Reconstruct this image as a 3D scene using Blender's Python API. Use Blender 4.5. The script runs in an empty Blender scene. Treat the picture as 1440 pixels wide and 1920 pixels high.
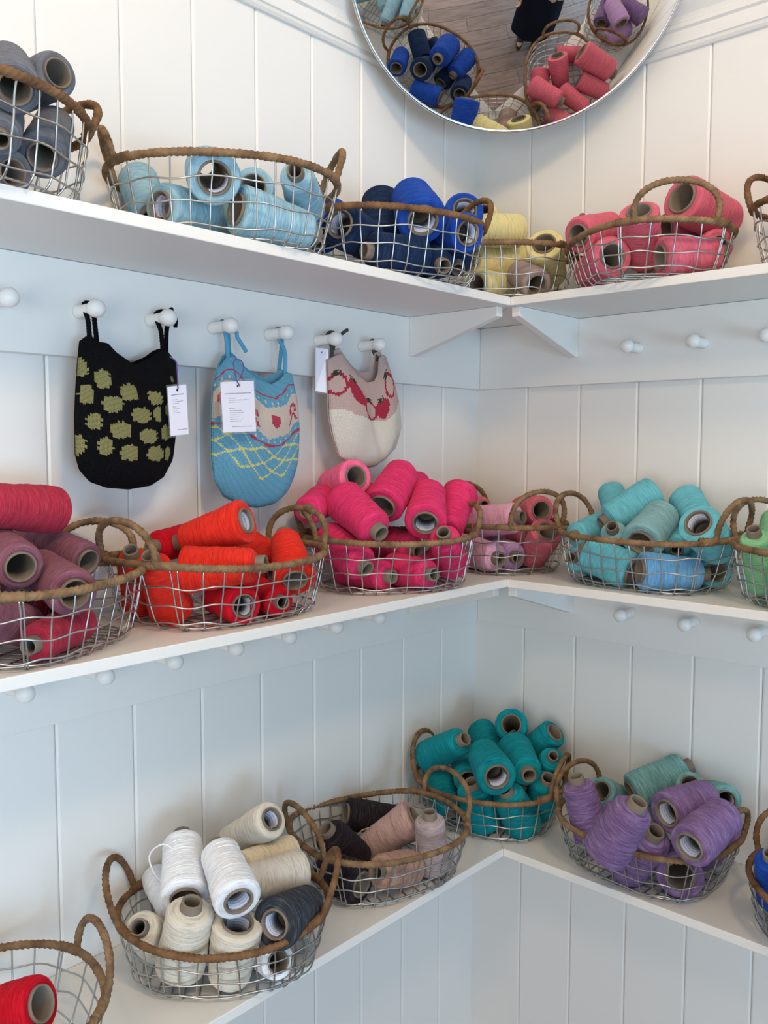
import bpy, math, random
import numpy as np
from mathutils import Vector, Matrix
random.seed(5); rs = np.random.RandomState(7)
PI = math.pi

# ------------------------------------------------------------------ camera, world, light, exposure
CAM_LOC = [-1.5163, -1.1102, 1.5]
CAM_LENS = 40.922
CAM_ROWS = [[0.67245, -0.74014, 0.00214], [0.05528, 0.05311, 0.99706], [-0.73807, -0.67036, 0.07663]]   # right, up, back
scene = bpy.context.scene
cam_data = bpy.data.cameras.new('camera')
cam_data.sensor_fit = 'HORIZONTAL'; cam_data.sensor_width = 36; cam_data.lens = CAM_LENS
cam_data.clip_start = .02
cam = bpy.data.objects.new('camera', cam_data)
bpy.context.collection.objects.link(cam)
cam.matrix_world = Matrix.Translation(CAM_LOC) @ Matrix([[CAM_ROWS[j][i] for j in range(3)] for i in range(3)]).to_4x4()
scene.camera = cam

world = bpy.data.worlds.new('world'); scene.world = world
world.use_nodes = True
bg = world.node_tree.nodes['Background']
bg.inputs[0].default_value = (.84, .91, 1.0, 1); bg.inputs[1].default_value = .42

def area(name, loc, target, size, power, color, shape='RECTANGLE', size_y=None):
    l = bpy.data.lights.new(name, 'AREA'); l.shape = shape; l.size = size
    if size_y: l.size_y = size_y
    l.energy = power; l.color = color
    o = bpy.data.objects.new(name, l); bpy.context.collection.objects.link(o)
    o.location = loc
    o.rotation_euler = (Vector(target) - Vector(loc)).to_track_quat('-Z', 'Y').to_euler()
    return o
area('window_daylight', (-1.55, -3.55, .90), (-.6, 0, .7), 2.2, 74, (.44, .72, 1.0), size_y=.9)
area('side_window_daylight', (-2.9, -1.5, 1.25), (0, -.3, 1.1), 1.1, 20, (1.0, .98, .94), size_y=1.2)
area('ceiling_light_near_corner', (-1.15, -1.5, 2.62), (-.7, -.3, 1.9), .32, 11, (1.0, .68, .38), 'DISK')
area('ceiling_light_far', (-2.1, -1.0, 2.62), (-1.2, 0, 1.9), .32, 7.5, (1.0, .68, .38), 'DISK')
scene.view_settings.view_transform = 'Standard'
scene.view_settings.look = 'None'
scene.view_settings.exposure = 0.0
scene.view_settings.gamma = 1.0
scene.view_settings.use_curve_mapping = False

# ------------------------------------------------------------------ measured layout, metres
GROOVE_L = 0.1168
GROOVE_R = 0.1251
DEPTH_L = 0.2407
DEPTH_R = 0.2345
RAIL_T = 0.0212
SHELF_T = 0.0147
Z_TOP = 1.7555
Z_MID = 1.2633
Z_LOW = 0.7699
Z_RAIL_A = 1.6158
Z_RAIL_B = 1.1276
Z_CROWN = 2.1818
MIRROR = dict(c=[-0.2714, -0.2757, 2.3015], n=[-0.6068, -0.5495, -0.5743], R=0.2808, curve=1.0678)
PEG_UL = ([-1.0328, -0.9193, -0.8105, -0.7029, -0.5934, -0.4856, -0.3783], 1.6750)
PEG_LL = ([-1.0278, -0.9176, -0.8085, -0.6986, -0.5907, -0.4845, -0.3771], 1.1907)
PEG_UR = ([-0.3745, -0.4947, -0.6137], 1.6759)
PEG_LR = ([-0.3731, -0.4932, -0.611], 1.1911)
# x, y, turn, half length, half width, height, base scale, handle lean, handle rise, rim saddle, squareness (metres, radians)
BASKETS = {
 'T1': (-1.1403,-0.1621,0.185,0.1524,0.1200,0.0900,0.820,0.0212,0.0511,-0.0024,2.02),
 'T2': (-0.7695,-0.1407,-0.555,0.1520,0.1216,0.0954,0.822,0.0097,0.0503,-0.0024,2.26),
 'T3': (-0.4575,-0.1635,-0.356,0.1522,0.1205,0.0884,0.820,0.0169,0.0576,-0.0024,2.18),
 'T4': (-0.1800,-0.1602,-1.042,0.1524,0.1205,0.0873,0.820,0.0144,0.0600,-0.0005,2.30),
 'T5': (-0.1500,-0.4488,3.870,0.1536,0.1236,0.0735,0.790,0.0123,0.0532,0.0003,2.38),
 'M1': (-1.0464,-0.1250,0.529,0.1463,0.1135,0.0819,0.818,0.0138,0.0499,-0.0024,2.36),
 'M2': (-0.7751,-0.1254,-0.006,0.1511,0.1231,0.0838,0.814,0.0072,0.0532,0.0076,2.50),
 'M3': (-0.4311,-0.1344,-0.537,0.1461,0.1159,0.0855,0.823,0.0101,0.0463,0.0041,2.24),
 'M4': (-0.1203,-0.1411,-1.995,0.1436,0.1125,0.0896,0.824,0.0104,0.0640,0.0015,2.32),
 'M5': (-0.1200,-0.4505,-1.604,0.1504,0.1176,0.0858,0.806,0.0125,0.0595,0.0064,2.40),
 'M6': (-0.1477,-0.7556,-2.042,0.1524,0.1204,0.0850,0.820,0.0143,0.0602,0.0013,2.29),
 'B1': (-1.1477,-0.1322,-0.250,0.1565,0.1279,0.0894,0.820,0.0072,0.0569,-0.0024,2.41),
 'B2': (-0.7840,-0.1418,-0.738,0.1468,0.1193,0.0779,0.825,0.0186,0.0636,0.0096,2.14),
 'B3': (-0.4537,-0.1333,-0.294,0.1471,0.1308,0.0852,0.793,0.0072,0.0583,0.0071,2.55),
 'B4': (-0.1471,-0.1472,-1.286,0.1449,0.1166,0.0827,0.821,0.0072,0.0621,0.0096,2.29),
 'B5': (-0.1269,-0.4652,-1.655,0.1483,0.1248,0.0838,0.780,0.0072,0.0589,0.0072,2.64),
 'B6': (-0.1637,-0.7900,-2.286,0.1521,0.1202,0.0808,0.825,0.0144,0.0600,0.0004,2.21),
 'T6': (-0.1500,-0.7740,1.309,0.1524,0.1200,0.0888,.82,.0144,.06,.0024,2.3),
}
# basket: (colour, wide end xyz, narrow end xyz, radius, label inside)
CONES = {
 'T1': [
  ('slate',[-1.0379, -0.2048, 1.8941],[-1.0408, -0.0874, 1.8969],0.0234,0),
  ('slate',[-1.1113, -0.2603, 1.8421],[-1.081, -0.1791, 1.8985],0.0245,0),
  ('slate',[-1.0779, -0.1549, 1.8539],[-1.1211, -0.2471, 1.7968],0.0224,0),
  ('slate',[-1.0679, -0.2248, 1.7958],[-1.0183, -0.1606, 1.8596],0.0234,0),
  ('slate',[-1.0977, -0.221, 1.7742],[-1.1007, -0.1277, 1.7947],0.0213,0),
  ('slate',[-1.1065, -0.1401, 1.8403],[-1.0907, -0.0486, 1.8956],0.0224,0),
  ('slate',[-1.1297, -0.118, 1.7951],[-1.0714, -0.0576, 1.8418],0.0224,0),
 ],
 'T2': [
  ('sky',[-0.8308, -0.0279, 1.8637],[-0.8612, -0.1007, 1.7997],0.0261,0),
  ('sky',[-0.8731, -0.1451, 1.7991],[-0.7482, -0.1222, 1.8091],0.0282,1),
  ('sky',[-0.8417, -0.215, 1.8264],[-0.7941, -0.133, 1.8674],0.0317,1),
  ('sky',[-0.7564, -0.1853, 1.8401],[-0.6779, -0.0953, 1.8363],0.0261,0),
  ('sky',[-0.8019, -0.2065, 1.7985],[-0.6917, -0.2258, 1.7844],0.0310,0),
  ('sky',[-0.6451, -0.1683, 1.839],[-0.734, -0.2443, 1.8498],0.0254,0),
 ],
 'T3': [
  ('navy',[-0.5868, -0.1763, 1.8246],[-0.4918, -0.1494, 1.8183],0.0325,1),
  ('navy',[-0.4305, -0.1172, 1.9026],[-0.4693, -0.1548, 1.8228],0.0309,0),
  ('cobalt',[-0.4762, -0.2439, 1.8382],[-0.4306, -0.179, 1.8984],0.0367,1),
  ('cobalt',[-0.2838, -0.1779, 1.9038],[-0.2017, -0.083, 1.8793],0.0325,1),
  ('cobalt',[-0.4124, -0.2813, 1.8256],[-0.385, -0.1981, 1.8466],0.0300,1),
  ('navy',[-0.461, -0.2297, 1.7891],[-0.5532, -0.2047, 1.7871],0.0300,0),
  ('navy',[-0.3978, -0.1561, 1.8122],[-0.4335, -0.2464, 1.7785],0.0284,0),
  ('navy',[-0.3199, -0.1757, 1.8594],[-0.3676, -0.2267, 1.7896],0.0275,0),
  ('cobalt',[-0.4849, -0.0598, 1.88],[-0.5559, -0.1019, 1.8178],0.0284,0),
  ('cobalt',[-0.3455, -0.1252, 1.8596],[-0.4215, -0.0751, 1.8604],0.0284,0),
 ],
 'T4': [
  ('yellow',[-0.0444, -0.0591, 1.9227],[-0.1397, -0.1142, 1.9388],0.0287,0),
  ('yellow',[-0.1331, -0.1887, 1.8939],[-0.2338, -0.1559, 1.882],0.0297,0),
  ('yellow',[-0.0708, -0.1653, 1.8508],[-0.1873, -0.1157, 1.8422],0.0345,0),
  ('yellow',[-0.2263, -0.1621, 1.7862],[-0.1234, -0.1629, 1.7931],0.0278,0),
  ('yellow',[-0.1591, -0.2594, 1.8558],[-0.0759, -0.225, 1.8101],0.0316,0),
  ('mauvegrey',[-0.1986, -0.2706, 1.7774],[-0.1428, -0.1955, 1.8155],0.0268,0),
 ],
 'T5': [
  ('rose',[-0.2058, -0.3538, 1.8471],[-0.1082, -0.3661, 1.8782],0.0282,0),
  ('rose',[-0.2254, -0.4275, 1.8004],[-0.1491, -0.3395, 1.7931],0.0308,0),
  ('rose',[-0.2113, -0.4636, 1.8664],[-0.14, -0.4405, 1.796],0.0300,0),
  ('rose',[-0.1592, -0.5095, 1.8887],[-0.0358, -0.5359, 1.8682],0.0368,0),
  ('rose',[-0.2271, -0.5084, 1.786],[-0.1532, -0.5698, 1.7954],0.0291,0),
  ('rose',[-0.1061, -0.4569, 1.8574],[-0.0085, -0.4831, 1.8597],0.0274,0),
  ('rose',[-0.138, -0.5599, 1.8113],[-0.06, -0.5027, 1.8252],0.0240,0),
  ('rose',[-0.1304, -0.4072, 1.8398],[-0.0302, -0.4076, 1.8616],0.0257,0),
  ('dustyrose',[-0.0251, -0.3331, 1.8839],[-0.1129, -0.3386, 1.8301],0.0274,0),
 ],
 'M1': [
  ('raspberry',[-0.9924, -0.0881, 1.4186],[-1.1012, -0.1225, 1.4334],0.0282,0),
  ('mauve',[-1.0846, -0.1846, 1.3668],[-1.0634, -0.0663, 1.3839],0.0257,0),
  ('mauve',[-0.9733, -0.1265, 1.3564],[-0.997, -0.0091, 1.3848],0.0233,0),
  ('mauve',[-1.0415, -0.22, 1.3359],[-1.0224, -0.0955, 1.3538],0.0257,0),
  ('raspberry',[-1.0028, -0.1591, 1.291],[-1.0908, -0.2219, 1.2883],0.0226,0),
  ('mauve',[-1.0611, -0.1449, 1.2929],[-1.1471, -0.2044, 1.3265],0.0233,0),
  ('mauve',[-1.0614, -0.1316, 1.3211],[-1.0715, -0.0289, 1.3231],0.0208,0),
  ('raspberry',[-1.0101, -0.1214, 1.2967],[-0.9942, -0.0198, 1.3021],0.0208,0),
  ('mauve',[-1.1276, -0.0827, 1.2912],[-1.1429, -0.1687, 1.336],0.0233,0),
  ('raspberry',[-1.1264, -0.0628, 1.3612],[-1.1312, -0.1634, 1.3827],0.0245,0),
 ],
 'M2': [
  ('poppy',[-0.7658, -0.1757, 1.3969],[-0.8068, -0.0827, 1.3647],0.0271,1),
  ('poppy',[-0.8481, -0.1485, 1.335],[-0.7918, -0.2319, 1.3447],0.0278,0),
  ('poppy',[-0.7147, -0.2169, 1.3132],[-0.6719, -0.1464, 1.3667],0.0263,0),
  ('poppy',[-0.6797, -0.1385, 1.3157],[-0.6649, -0.0483, 1.3525],0.0271,0),
  ('poppy',[-0.8573, -0.0624, 1.2818],[-0.9042, -0.1128, 1.3576],0.0241,0),
  ('poppy',[-0.8508, -0.1229, 1.2773],[-0.9051, -0.1602, 1.3544],0.0263,0),
  ('scarlet',[-0.7445, -0.027, 1.3595],[-0.8398, -0.066, 1.3585],0.0241,0),
  ('scarlet',[-0.8073, -0.2202, 1.2906],[-0.7817, -0.1203, 1.2876],0.0241,1),
  ('scarlet',[-0.7155, -0.1281, 1.2883],[-0.7477, -0.2236, 1.2889],0.0227,0),
 ],
 'M3': [
  ('bubblegum',[-0.4773, -0.1039, 1.4474],[-0.4485, -0.0097, 1.4287],0.0290,0),
  ('hotpink',[-0.4879, -0.0356, 1.4056],[-0.5746, -0.0903, 1.3952],0.0264,0),
  ('hotpink',[-0.5025, -0.0954, 1.4116],[-0.5157, -0.1878, 1.3658],0.0326,0),
  ('hotpink',[-0.4552, -0.1428, 1.3984],[-0.3719, -0.117, 1.456],0.0334,0),
  ('hotpink',[-0.4209, -0.2064, 1.3728],[-0.3448, -0.1517, 1.4209],0.0326,1),
  ('hotpink',[-0.2729, -0.1671, 1.4209],[-0.3439, -0.1909, 1.3494],0.0290,0),
  ('hotpink',[-0.3511, -0.208, 1.2962],[-0.421, -0.2452, 1.3562],0.0273,0),
  ('hotpink',[-0.5198, -0.0761, 1.3477],[-0.5285, -0.1704, 1.309],0.0299,0),
  ('hotpink',[-0.3786, -0.0549, 1.3301],[-0.3874, -0.1552, 1.3213],0.0290,0),
  ('hotpink',[-0.4825, -0.0764, 1.2931],[-0.4824, -0.1812, 1.2898],0.0264,0),
  ('hotpink',[-0.4253, -0.1382, 1.2912],[-0.4415, -0.2347, 1.2941],0.0264,0),
  ('hotpink',[-0.3507, -0.012, 1.4064],[-0.4037, -0.0997, 1.3977],0.0246,0),
  ('hotpink',[-0.1972, -0.0778, 1.3872],[-0.2475, -0.1659, 1.4102],0.0246,0),
  ('hotpink',[-0.3073, -0.1483, 1.2974],[-0.3964, -0.1761, 1.2893],0.0246,0),
  ('hotpink',[-0.274, -0.0688, 1.4304],[-0.3643, -0.1139, 1.4108],0.0229,0),
 ],
 'M4': [
  ('palepink',[-0.1417, -0.1018, 1.3505],[-0.1449, -0.2039, 1.3651],0.0304,0),
  ('dustyrose',[-0.0876, -0.2173, 1.3766],[-0.0212, -0.1254, 1.3707],0.0274,0),
  ('dustyrose',[-0.0575, -0.025, 1.3668],[-0.1203, -0.1053, 1.383],0.0203,0),
  ('palepink',[-0.1636, -0.0826, 1.2986],[-0.2038, -0.1984, 1.2938],0.0304,0),
  ('lilac',[-0.1002, -0.1061, 1.2964],[-0.1524, -0.2027, 1.2915],0.0284,0),
  ('dustyrose',[-0.0683, -0.1853, 1.3185],[-0.0323, -0.0934, 1.3047],0.0294,0),
  ('dustyrose',[-0.1259, -0.254, 1.3424],[-0.0835, -0.1934, 1.279],0.0294,0),
 ],
 'M5': [
  ('aqua',[-0.0158, -0.3228, 1.4159],[-0.0742, -0.3744, 1.354],0.0232,0),
  ('aqua',[-0.056, -0.4307, 1.4159],[-0.1266, -0.3739, 1.3681],0.0312,0),
  ('aqua',[-0.0809, -0.3379, 1.3527],[-0.1825, -0.3441, 1.3441],0.0240,0),
  ('greyaqua',[-0.0648, -0.3766, 1.2849],[-0.1652, -0.4068, 1.3578],0.0240,0),
  ('greyaqua',[-0.1818, -0.4664, 1.3409],[-0.0898, -0.4627, 1.386],0.0330,0),
  ('aqua',[-0.0186, -0.4583, 1.3468],[-0.1126, -0.4971, 1.3284],0.0249,0),
  ('aqua',[-0.0319, -0.4731, 1.4085],[-0.0919, -0.5388, 1.356],0.0285,0),
  ('aqua',[-0.1823, -0.5605, 1.3798],[-0.0971, -0.5631, 1.3303],0.0330,1),
  ('aqua',[-0.1815, -0.4508, 1.2913],[-0.1873, -0.3664, 1.3186],0.0321,0),
  ('babyblue',[-0.202, -0.4756, 1.298],[-0.1277, -0.547, 1.292],0.0294,0),
  ('aqua',[-0.0993, -0.5606, 1.2951],[-0.0398, -0.4823, 1.2961],0.0276,0),
  ('aqua',[-0.0971, -0.345, 1.2854],[-0.1849, -0.344, 1.3055],0.0232,0),
 ],
 'M6': [
  ('mint',[-0.1405, -0.6477, 1.2852],[-0.1982, -0.6524, 1.3697],0.0242,0),
  ('mint',[-0.0616, -0.6394, 1.3837],[-0.1375, -0.6542, 1.329],0.0227,0),
  ('mint',[-0.1013, -0.6905, 1.3176],[-0.201, -0.6891, 1.3057],0.0227,0),
  ('mint',[-0.1605, -0.7307, 1.2833],[-0.2456, -0.7221, 1.3319],0.0227,0),
  ('mint',[-0.2603, -0.764, 1.3578],[-0.1731, -0.7097, 1.3679],0.0234,0),
  ('mint',[-0.14, -0.7521, 1.2953],[-0.0394, -0.7551, 1.3171],0.0227,0),
 ],
 'B1': [
  ('crimson',[-1.0827, -0.1998, 0.8749],[-1.1299, -0.1154, 0.8388],0.0305,0),
 ],
 'B2': [
  ('cream',[-0.6918, -0.1365, 0.9425],[-0.6968, -0.0325, 0.8732],0.0260,1),
  ('vanilla',[-0.6443, -0.1289, 0.8775],[-0.7468, -0.1279, 0.8887],0.0208,0),
  ('oatmeal',[-0.6752, -0.1861, 0.8756],[-0.7829, -0.1632, 0.8826],0.0275,0),
  ('white',[-0.8515, -0.1422, 0.8843],[-0.8001, -0.0635, 0.9272],0.0312,0),
  ('white',[-0.8314, -0.2334, 0.9058],[-0.7945, -0.1411, 0.9342],0.0298,1),
  ('cream',[-0.8686, -0.1525, 0.7959],[-0.869, -0.1815, 0.8936],0.0327,0),
  ('cream',[-0.8229, -0.2207, 0.8685],[-0.823, -0.1984, 0.7783],0.0320,1),
  ('cream',[-0.8427, -0.0681, 0.7873],[-0.9047, -0.1159, 0.8544],0.0275,0),
  ('charcoal',[-0.7909, -0.2572, 0.8665],[-0.6944, -0.2257, 0.8499],0.0305,1),
  ('white',[-0.7862, -0.2588, 0.8134],[-0.759, -0.1757, 0.7846],0.0223,0),
  ('white',[-0.8131, -0.0118, 0.8561],[-0.8482, -0.1081, 0.8495],0.0208,0),
  ('white',[-0.8153, -0.1677, 0.8099],[-0.8007, -0.0794, 0.788],0.0245,0),
 ],
 'B3': [
  ('espresso',[-0.4364, -0.0392, 0.84],[-0.346, -0.0946, 0.8163],0.0277,0),
  ('blush',[-0.3861, -0.1577, 0.852],[-0.4395, -0.0831, 0.7873],0.0304,0),
  ('taupe',[-0.3982, -0.2085, 0.7795],[-0.4171, -0.2163, 0.8806],0.0268,0),
  ('tan',[-0.4393, -0.1957, 0.7955],[-0.5328, -0.2088, 0.8259],0.0286,0),
  ('espresso',[-0.4752, -0.0997, 0.7844],[-0.5271, -0.0865, 0.8525],0.0330,0),
  ('espresso',[-0.5481, -0.1851, 0.8028],[-0.5532, -0.0992, 0.8081],0.0313,0),
 ],
 'B4': [
  ('teal',[-0.2017, -0.0325, 0.8792],[-0.2135, -0.1285, 0.9394],0.0307,0),
  ('teal',[-0.0466, -0.0512, 0.901],[-0.1057, -0.1373, 0.8731],0.0286,0),
  ('teal',[-0.0926, -0.1589, 0.9481],[-0.0146, -0.1131, 0.8995],0.0307,0),
  ('teal',[-0.0516, -0.2329, 0.9389],[-0.0523, -0.1579, 0.8689],0.0276,0),
  ('teal',[-0.2436, -0.2312, 0.9033],[-0.1696, -0.1433, 0.9087],0.0348,1),
  ('teal',[-0.1026, -0.1719, 0.9065],[-0.1743, -0.2515, 0.896],0.0327,0),
  ('teal',[-0.0518, -0.2081, 0.8425],[-0.1058, -0.262, 0.9099],0.0246,0),
  ('teal',[-0.0896, -0.2197, 0.7952],[-0.1313, -0.267, 0.874],0.0307,0),
  ('teal',[-0.175, -0.0388, 0.8404],[-0.2262, -0.1131, 0.79],0.0297,0),
  ('teal',[-0.2014, -0.1359, 0.8598],[-0.1112, -0.055, 0.8606],0.0276,0),
  ('teal',[-0.195, -0.1687, 0.7811],[-0.2311, -0.1675, 0.867],0.0338,0),
  ('teal',[-0.1534, -0.2323, 0.7843],[-0.2078, -0.2274, 0.8634],0.0338,0),
  ('teal',[-0.1525, -0.1816, 0.8476],[-0.0774, -0.166, 0.7846],0.0286,0),
 ],
 'B5': [
  ('violet',[-0.1882, -0.3941, 0.825],[-0.2103, -0.3742, 0.9232],0.0307,0),
  ('eucalyptus',[-0.0963, -0.4189, 0.8818],[-0.0157, -0.4828, 0.9215],0.0326,0),
  ('violet',[-0.3134, -0.4817, 0.8674],[-0.3133, -0.532, 0.9575],0.0344,0),
  ('violet',[-0.209, -0.5346, 0.9136],[-0.1102, -0.5627, 0.9205],0.0335,1),
  ('violet',[-0.188, -0.456, 0.7865],[-0.2162, -0.5168, 0.8758],0.0344,0),
  ('violet',[-0.2726, -0.599, 0.901],[-0.1639, -0.6129, 0.922],0.0335,1),
  ('violet',[-0.1954, -0.5536, 0.8114],[-0.1062, -0.5186, 0.8044],0.0362,0),
  ('eucalyptus',[-0.0914, -0.5846, 0.9123],[-0.011, -0.5256, 0.8868],0.0253,1),
  ('violet',[-0.1081, -0.5901, 0.8717],[-0.0683, -0.5412, 0.795],0.0280,0),
  ('eucalyptus',[-0.1232, -0.3743, 0.8813],[-0.0362, -0.3781, 0.8347],0.0253,0),
  ('eucalyptus',[-0.1015, -0.5277, 0.9281],[-0.0323, -0.493, 0.8613],0.0235,0),
  ('violet',[-0.149, -0.4182, 0.8592],[-0.0885, -0.3731, 0.7891],0.0253,0),
 ],
 'B6': [
  ('cobalt',[-0.1591, -0.6892, 0.8065],[-0.2165, -0.6983, 0.8983],0.0258,0),
  ('cobalt',[-0.2596, -0.7522, 0.8753],[-0.1578, -0.7663, 0.8726],0.0258,0),
  ('cobalt',[-0.228, -0.785, 0.8286],[-0.1305, -0.7309, 0.7996],0.0258,0),
  ('navy',[-0.0615, -0.7104, 0.8346],[-0.1486, -0.7029, 0.8895],0.0250,0),
  ('cobalt',[-0.0574, -0.7803, 0.7881],[-0.1258, -0.7795, 0.8652],0.0250,0),
  ('cobalt',[-0.2254, -0.8354, 0.808],[-0.1329, -0.7925, 0.7921],0.0250,0),
 ],
 'T6': [
  ('lilac',[-0.0758, -0.8302, 1.7939],[-0.1773, -0.8671, 1.7939],0.0324,0),
  ('violet',[-0.1721, -0.7124, 1.7939],[-0.209, -0.8139, 1.7939],0.0324,0),
  ('lilac',[-0.0711, -0.7663, 1.7939],[-0.1251, -0.6728, 1.7939],0.0324,0),
  ('violet',[-0.2114, -0.7677, 1.8545],[-0.1745, -0.8691, 1.8437],0.0324,0),
  ('lilac',[-0.1065, -0.6994, 1.8656],[-0.195, -0.7613, 1.8494],0.0324,0),
  ('violet',[-0.0425, -0.7775, 1.8641],[-0.1501, -0.7869, 1.8533],0.0324,0),
 ],
}
BAGS = {
 'black': dict(
  T=[(-0.937, 1.6322), (-0.9256, 1.6401), (-0.916, 1.6327), (-0.903, 1.6318), (-0.8916, 1.6208), (-0.8775, 1.6127), (-0.8656, 1.6057), (-0.8532, 1.6109), (-0.8389, 1.6177), (-0.826, 1.6274), (-0.8148, 1.632), (-0.8019, 1.6204), (-0.7933, 1.6114)],
  L=[(-0.937, 1.6322), (-0.9418, 1.5911), (-0.9462, 1.5363), (-0.9467, 1.4882), (-0.9413, 1.4674)],
  R=[(-0.7933, 1.6114), (-0.7958, 1.5701), (-0.7994, 1.525), (-0.8016, 1.5025)],
  B=[(-0.9413, 1.4674), (-0.9267, 1.4518), (-0.9037, 1.444), (-0.8718, 1.4407), (-0.8383, 1.4447), (-0.821, 1.4539), (-0.8074, 1.4739), (-0.8016, 1.5025)],
  back=0.0025, straps=[[(-0.9239, 1.6373), (-0.9247, 1.6612), (-0.9212, 1.6808), (-0.9143, 1.6857), (-0.9068, 1.6804), (-0.9049, 1.6633), (-0.9033, 1.6343)], [(-0.8134, 1.631), (-0.8154, 1.6581), (-0.8133, 1.6788), (-0.8053, 1.6863), (-0.7957, 1.6874), (-0.7905, 1.6798), (-0.7936, 1.6602), (-0.7961, 1.6212)]], tails=[[(-0.7989, 1.6811), (-0.7955, 1.6741), (-0.7966, 1.6636)], [(-0.8005, 1.6853), (-0.8039, 1.6893)]]),
 'blue': dict(
  T=[(-0.7192, 1.6125), (-0.7072, 1.629), (-0.6954, 1.6314), (-0.6864, 1.6258), (-0.6725, 1.6108), (-0.652, 1.5991), (-0.6256, 1.5924), (-0.6059, 1.6017), (-0.5948, 1.6124), (-0.5814, 1.6132), (-0.5747, 1.6009)],
  L=[(-0.7192, 1.6125), (-0.7272, 1.5887), (-0.7318, 1.5418), (-0.7327, 1.487), (-0.7275, 1.4475)],
  R=[(-0.5747, 1.6009), (-0.5669, 1.5716), (-0.5638, 1.529), (-0.5676, 1.4775), (-0.5771, 1.4433)],
  B=[(-0.7275, 1.4475), (-0.7103, 1.4231), (-0.6802, 1.4096), (-0.649, 1.4039), (-0.6166, 1.4082), (-0.5943, 1.4225), (-0.5771, 1.4433)],
  back=0.0115, straps=[[(-0.7007, 1.6283), (-0.7022, 1.6612), (-0.6989, 1.6796), (-0.6939, 1.6848), (-0.6881, 1.6767), (-0.6843, 1.6629), (-0.6838, 1.6248)], [(-0.5885, 1.6097), (-0.587, 1.6467), (-0.5912, 1.6756), (-0.5856, 1.6845), (-0.5778, 1.6794), (-0.578, 1.6559), (-0.5862, 1.6132)]], tails=[[(-0.6888, 1.668), (-0.6879, 1.6587)], [(-0.6889, 1.6602), (-0.68, 1.6507), (-0.671, 1.6395)]]),
 'pink': dict(
  T=[(-0.4965, 1.6403), (-0.4841, 1.6474), (-0.4653, 1.6533), (-0.4513, 1.6355), (-0.4331, 1.6178), (-0.4093, 1.6072), (-0.3889, 1.6102), (-0.378, 1.6257), (-0.3752, 1.6519), (-0.3641, 1.6593), (-0.3515, 1.6537)],
  L=[(-0.4965, 1.6403), (-0.4942, 1.6009), (-0.4919, 1.548), (-0.4821, 1.5125), (-0.467, 1.481)],
  R=[(-0.3515, 1.6537), (-0.3371, 1.6187), (-0.318, 1.5717), (-0.3119, 1.5332), (-0.3249, 1.4963)],
  B=[(-0.467, 1.481), (-0.4425, 1.4689), (-0.4092, 1.461), (-0.3818, 1.4633), (-0.3509, 1.4791), (-0.3249, 1.4963)],
  back=0.0180, straps=[[(-0.4845, 1.6442), (-0.4844, 1.6681), (-0.4781, 1.6837), (-0.4656, 1.6902), (-0.4554, 1.684), (-0.4618, 1.6656), (-0.4631, 1.6494)], [(-0.3715, 1.6488), (-0.373, 1.6748), (-0.3674, 1.6846), (-0.3605, 1.6834), (-0.3604, 1.6693), (-0.359, 1.6554)]], tails=[[(-0.4663, 1.6858), (-0.46, 1.69), (-0.4536, 1.6933)]]),
}
SPOTS = [(-0.9404, 1.5986, 0.0079, 0.0118), (-0.9165, 1.584, 0.0101, 0.0121), (-0.8828, 1.5683, 0.0131, 0.0106), (-0.8439, 1.5623, 0.0111, 0.009), (-0.9357, 1.5634, 0.007, 0.0127), (-0.9061, 1.5517, 0.0127, 0.0105), (-0.867, 1.5385, 0.014, 0.0098), (-0.841, 1.5408, 0.0058, 0.01), (-0.9513, 1.5324, 0.0055, 0.0127), (-0.9288, 1.5295, 0.0091, 0.0103), (-0.8954, 1.5188, 0.0129, 0.0114), (-0.8558, 1.5113, 0.0126, 0.0099), (-0.8273, 1.5167, 0.007, 0.0105), (-0.9457, 1.4989, 0.0074, 0.0123), (-0.9153, 1.4977, 0.0092, 0.0112), (-0.8837, 1.4889, 0.0127, 0.0102), (-0.8438, 1.4878, 0.0128, 0.01), (-0.8217, 1.5492, 0.0054, 0.0092), (-0.8225, 1.4877, 0.0038, 0.0101), (-0.8119, 1.5889, 0.0033, 0.0045)]
TAG_BLACK = [(-0.8267, 1.5089), (-0.7944, 1.5121), (-0.7975, 1.5856), (-0.8312, 1.5802)]
TAG_BLUE = [(-0.7484, 1.514), (-0.6821, 1.517), (-0.6863, 1.5965), (-0.7529, 1.5904)]
TAG_PINK = [(-0.5069, 1.5873), (-0.4885, 1.582), (-0.4931, 1.6612), (-0.5053, 1.6637)]
CORD_BLACK = [(-0.8221, 1.6197), (-0.8162, 1.613), (-0.8147, 1.6044), (-0.814, 1.5936), (-0.8135, 1.5754)]
CORD_BLUE = [(-0.7121, 1.5937), (-0.7089, 1.6108), (-0.7127, 1.6197), (-0.7223, 1.6221), (-0.7272, 1.6157), (-0.7245, 1.6022), (-0.7208, 1.591), (-0.7161, 1.5843)]

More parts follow.
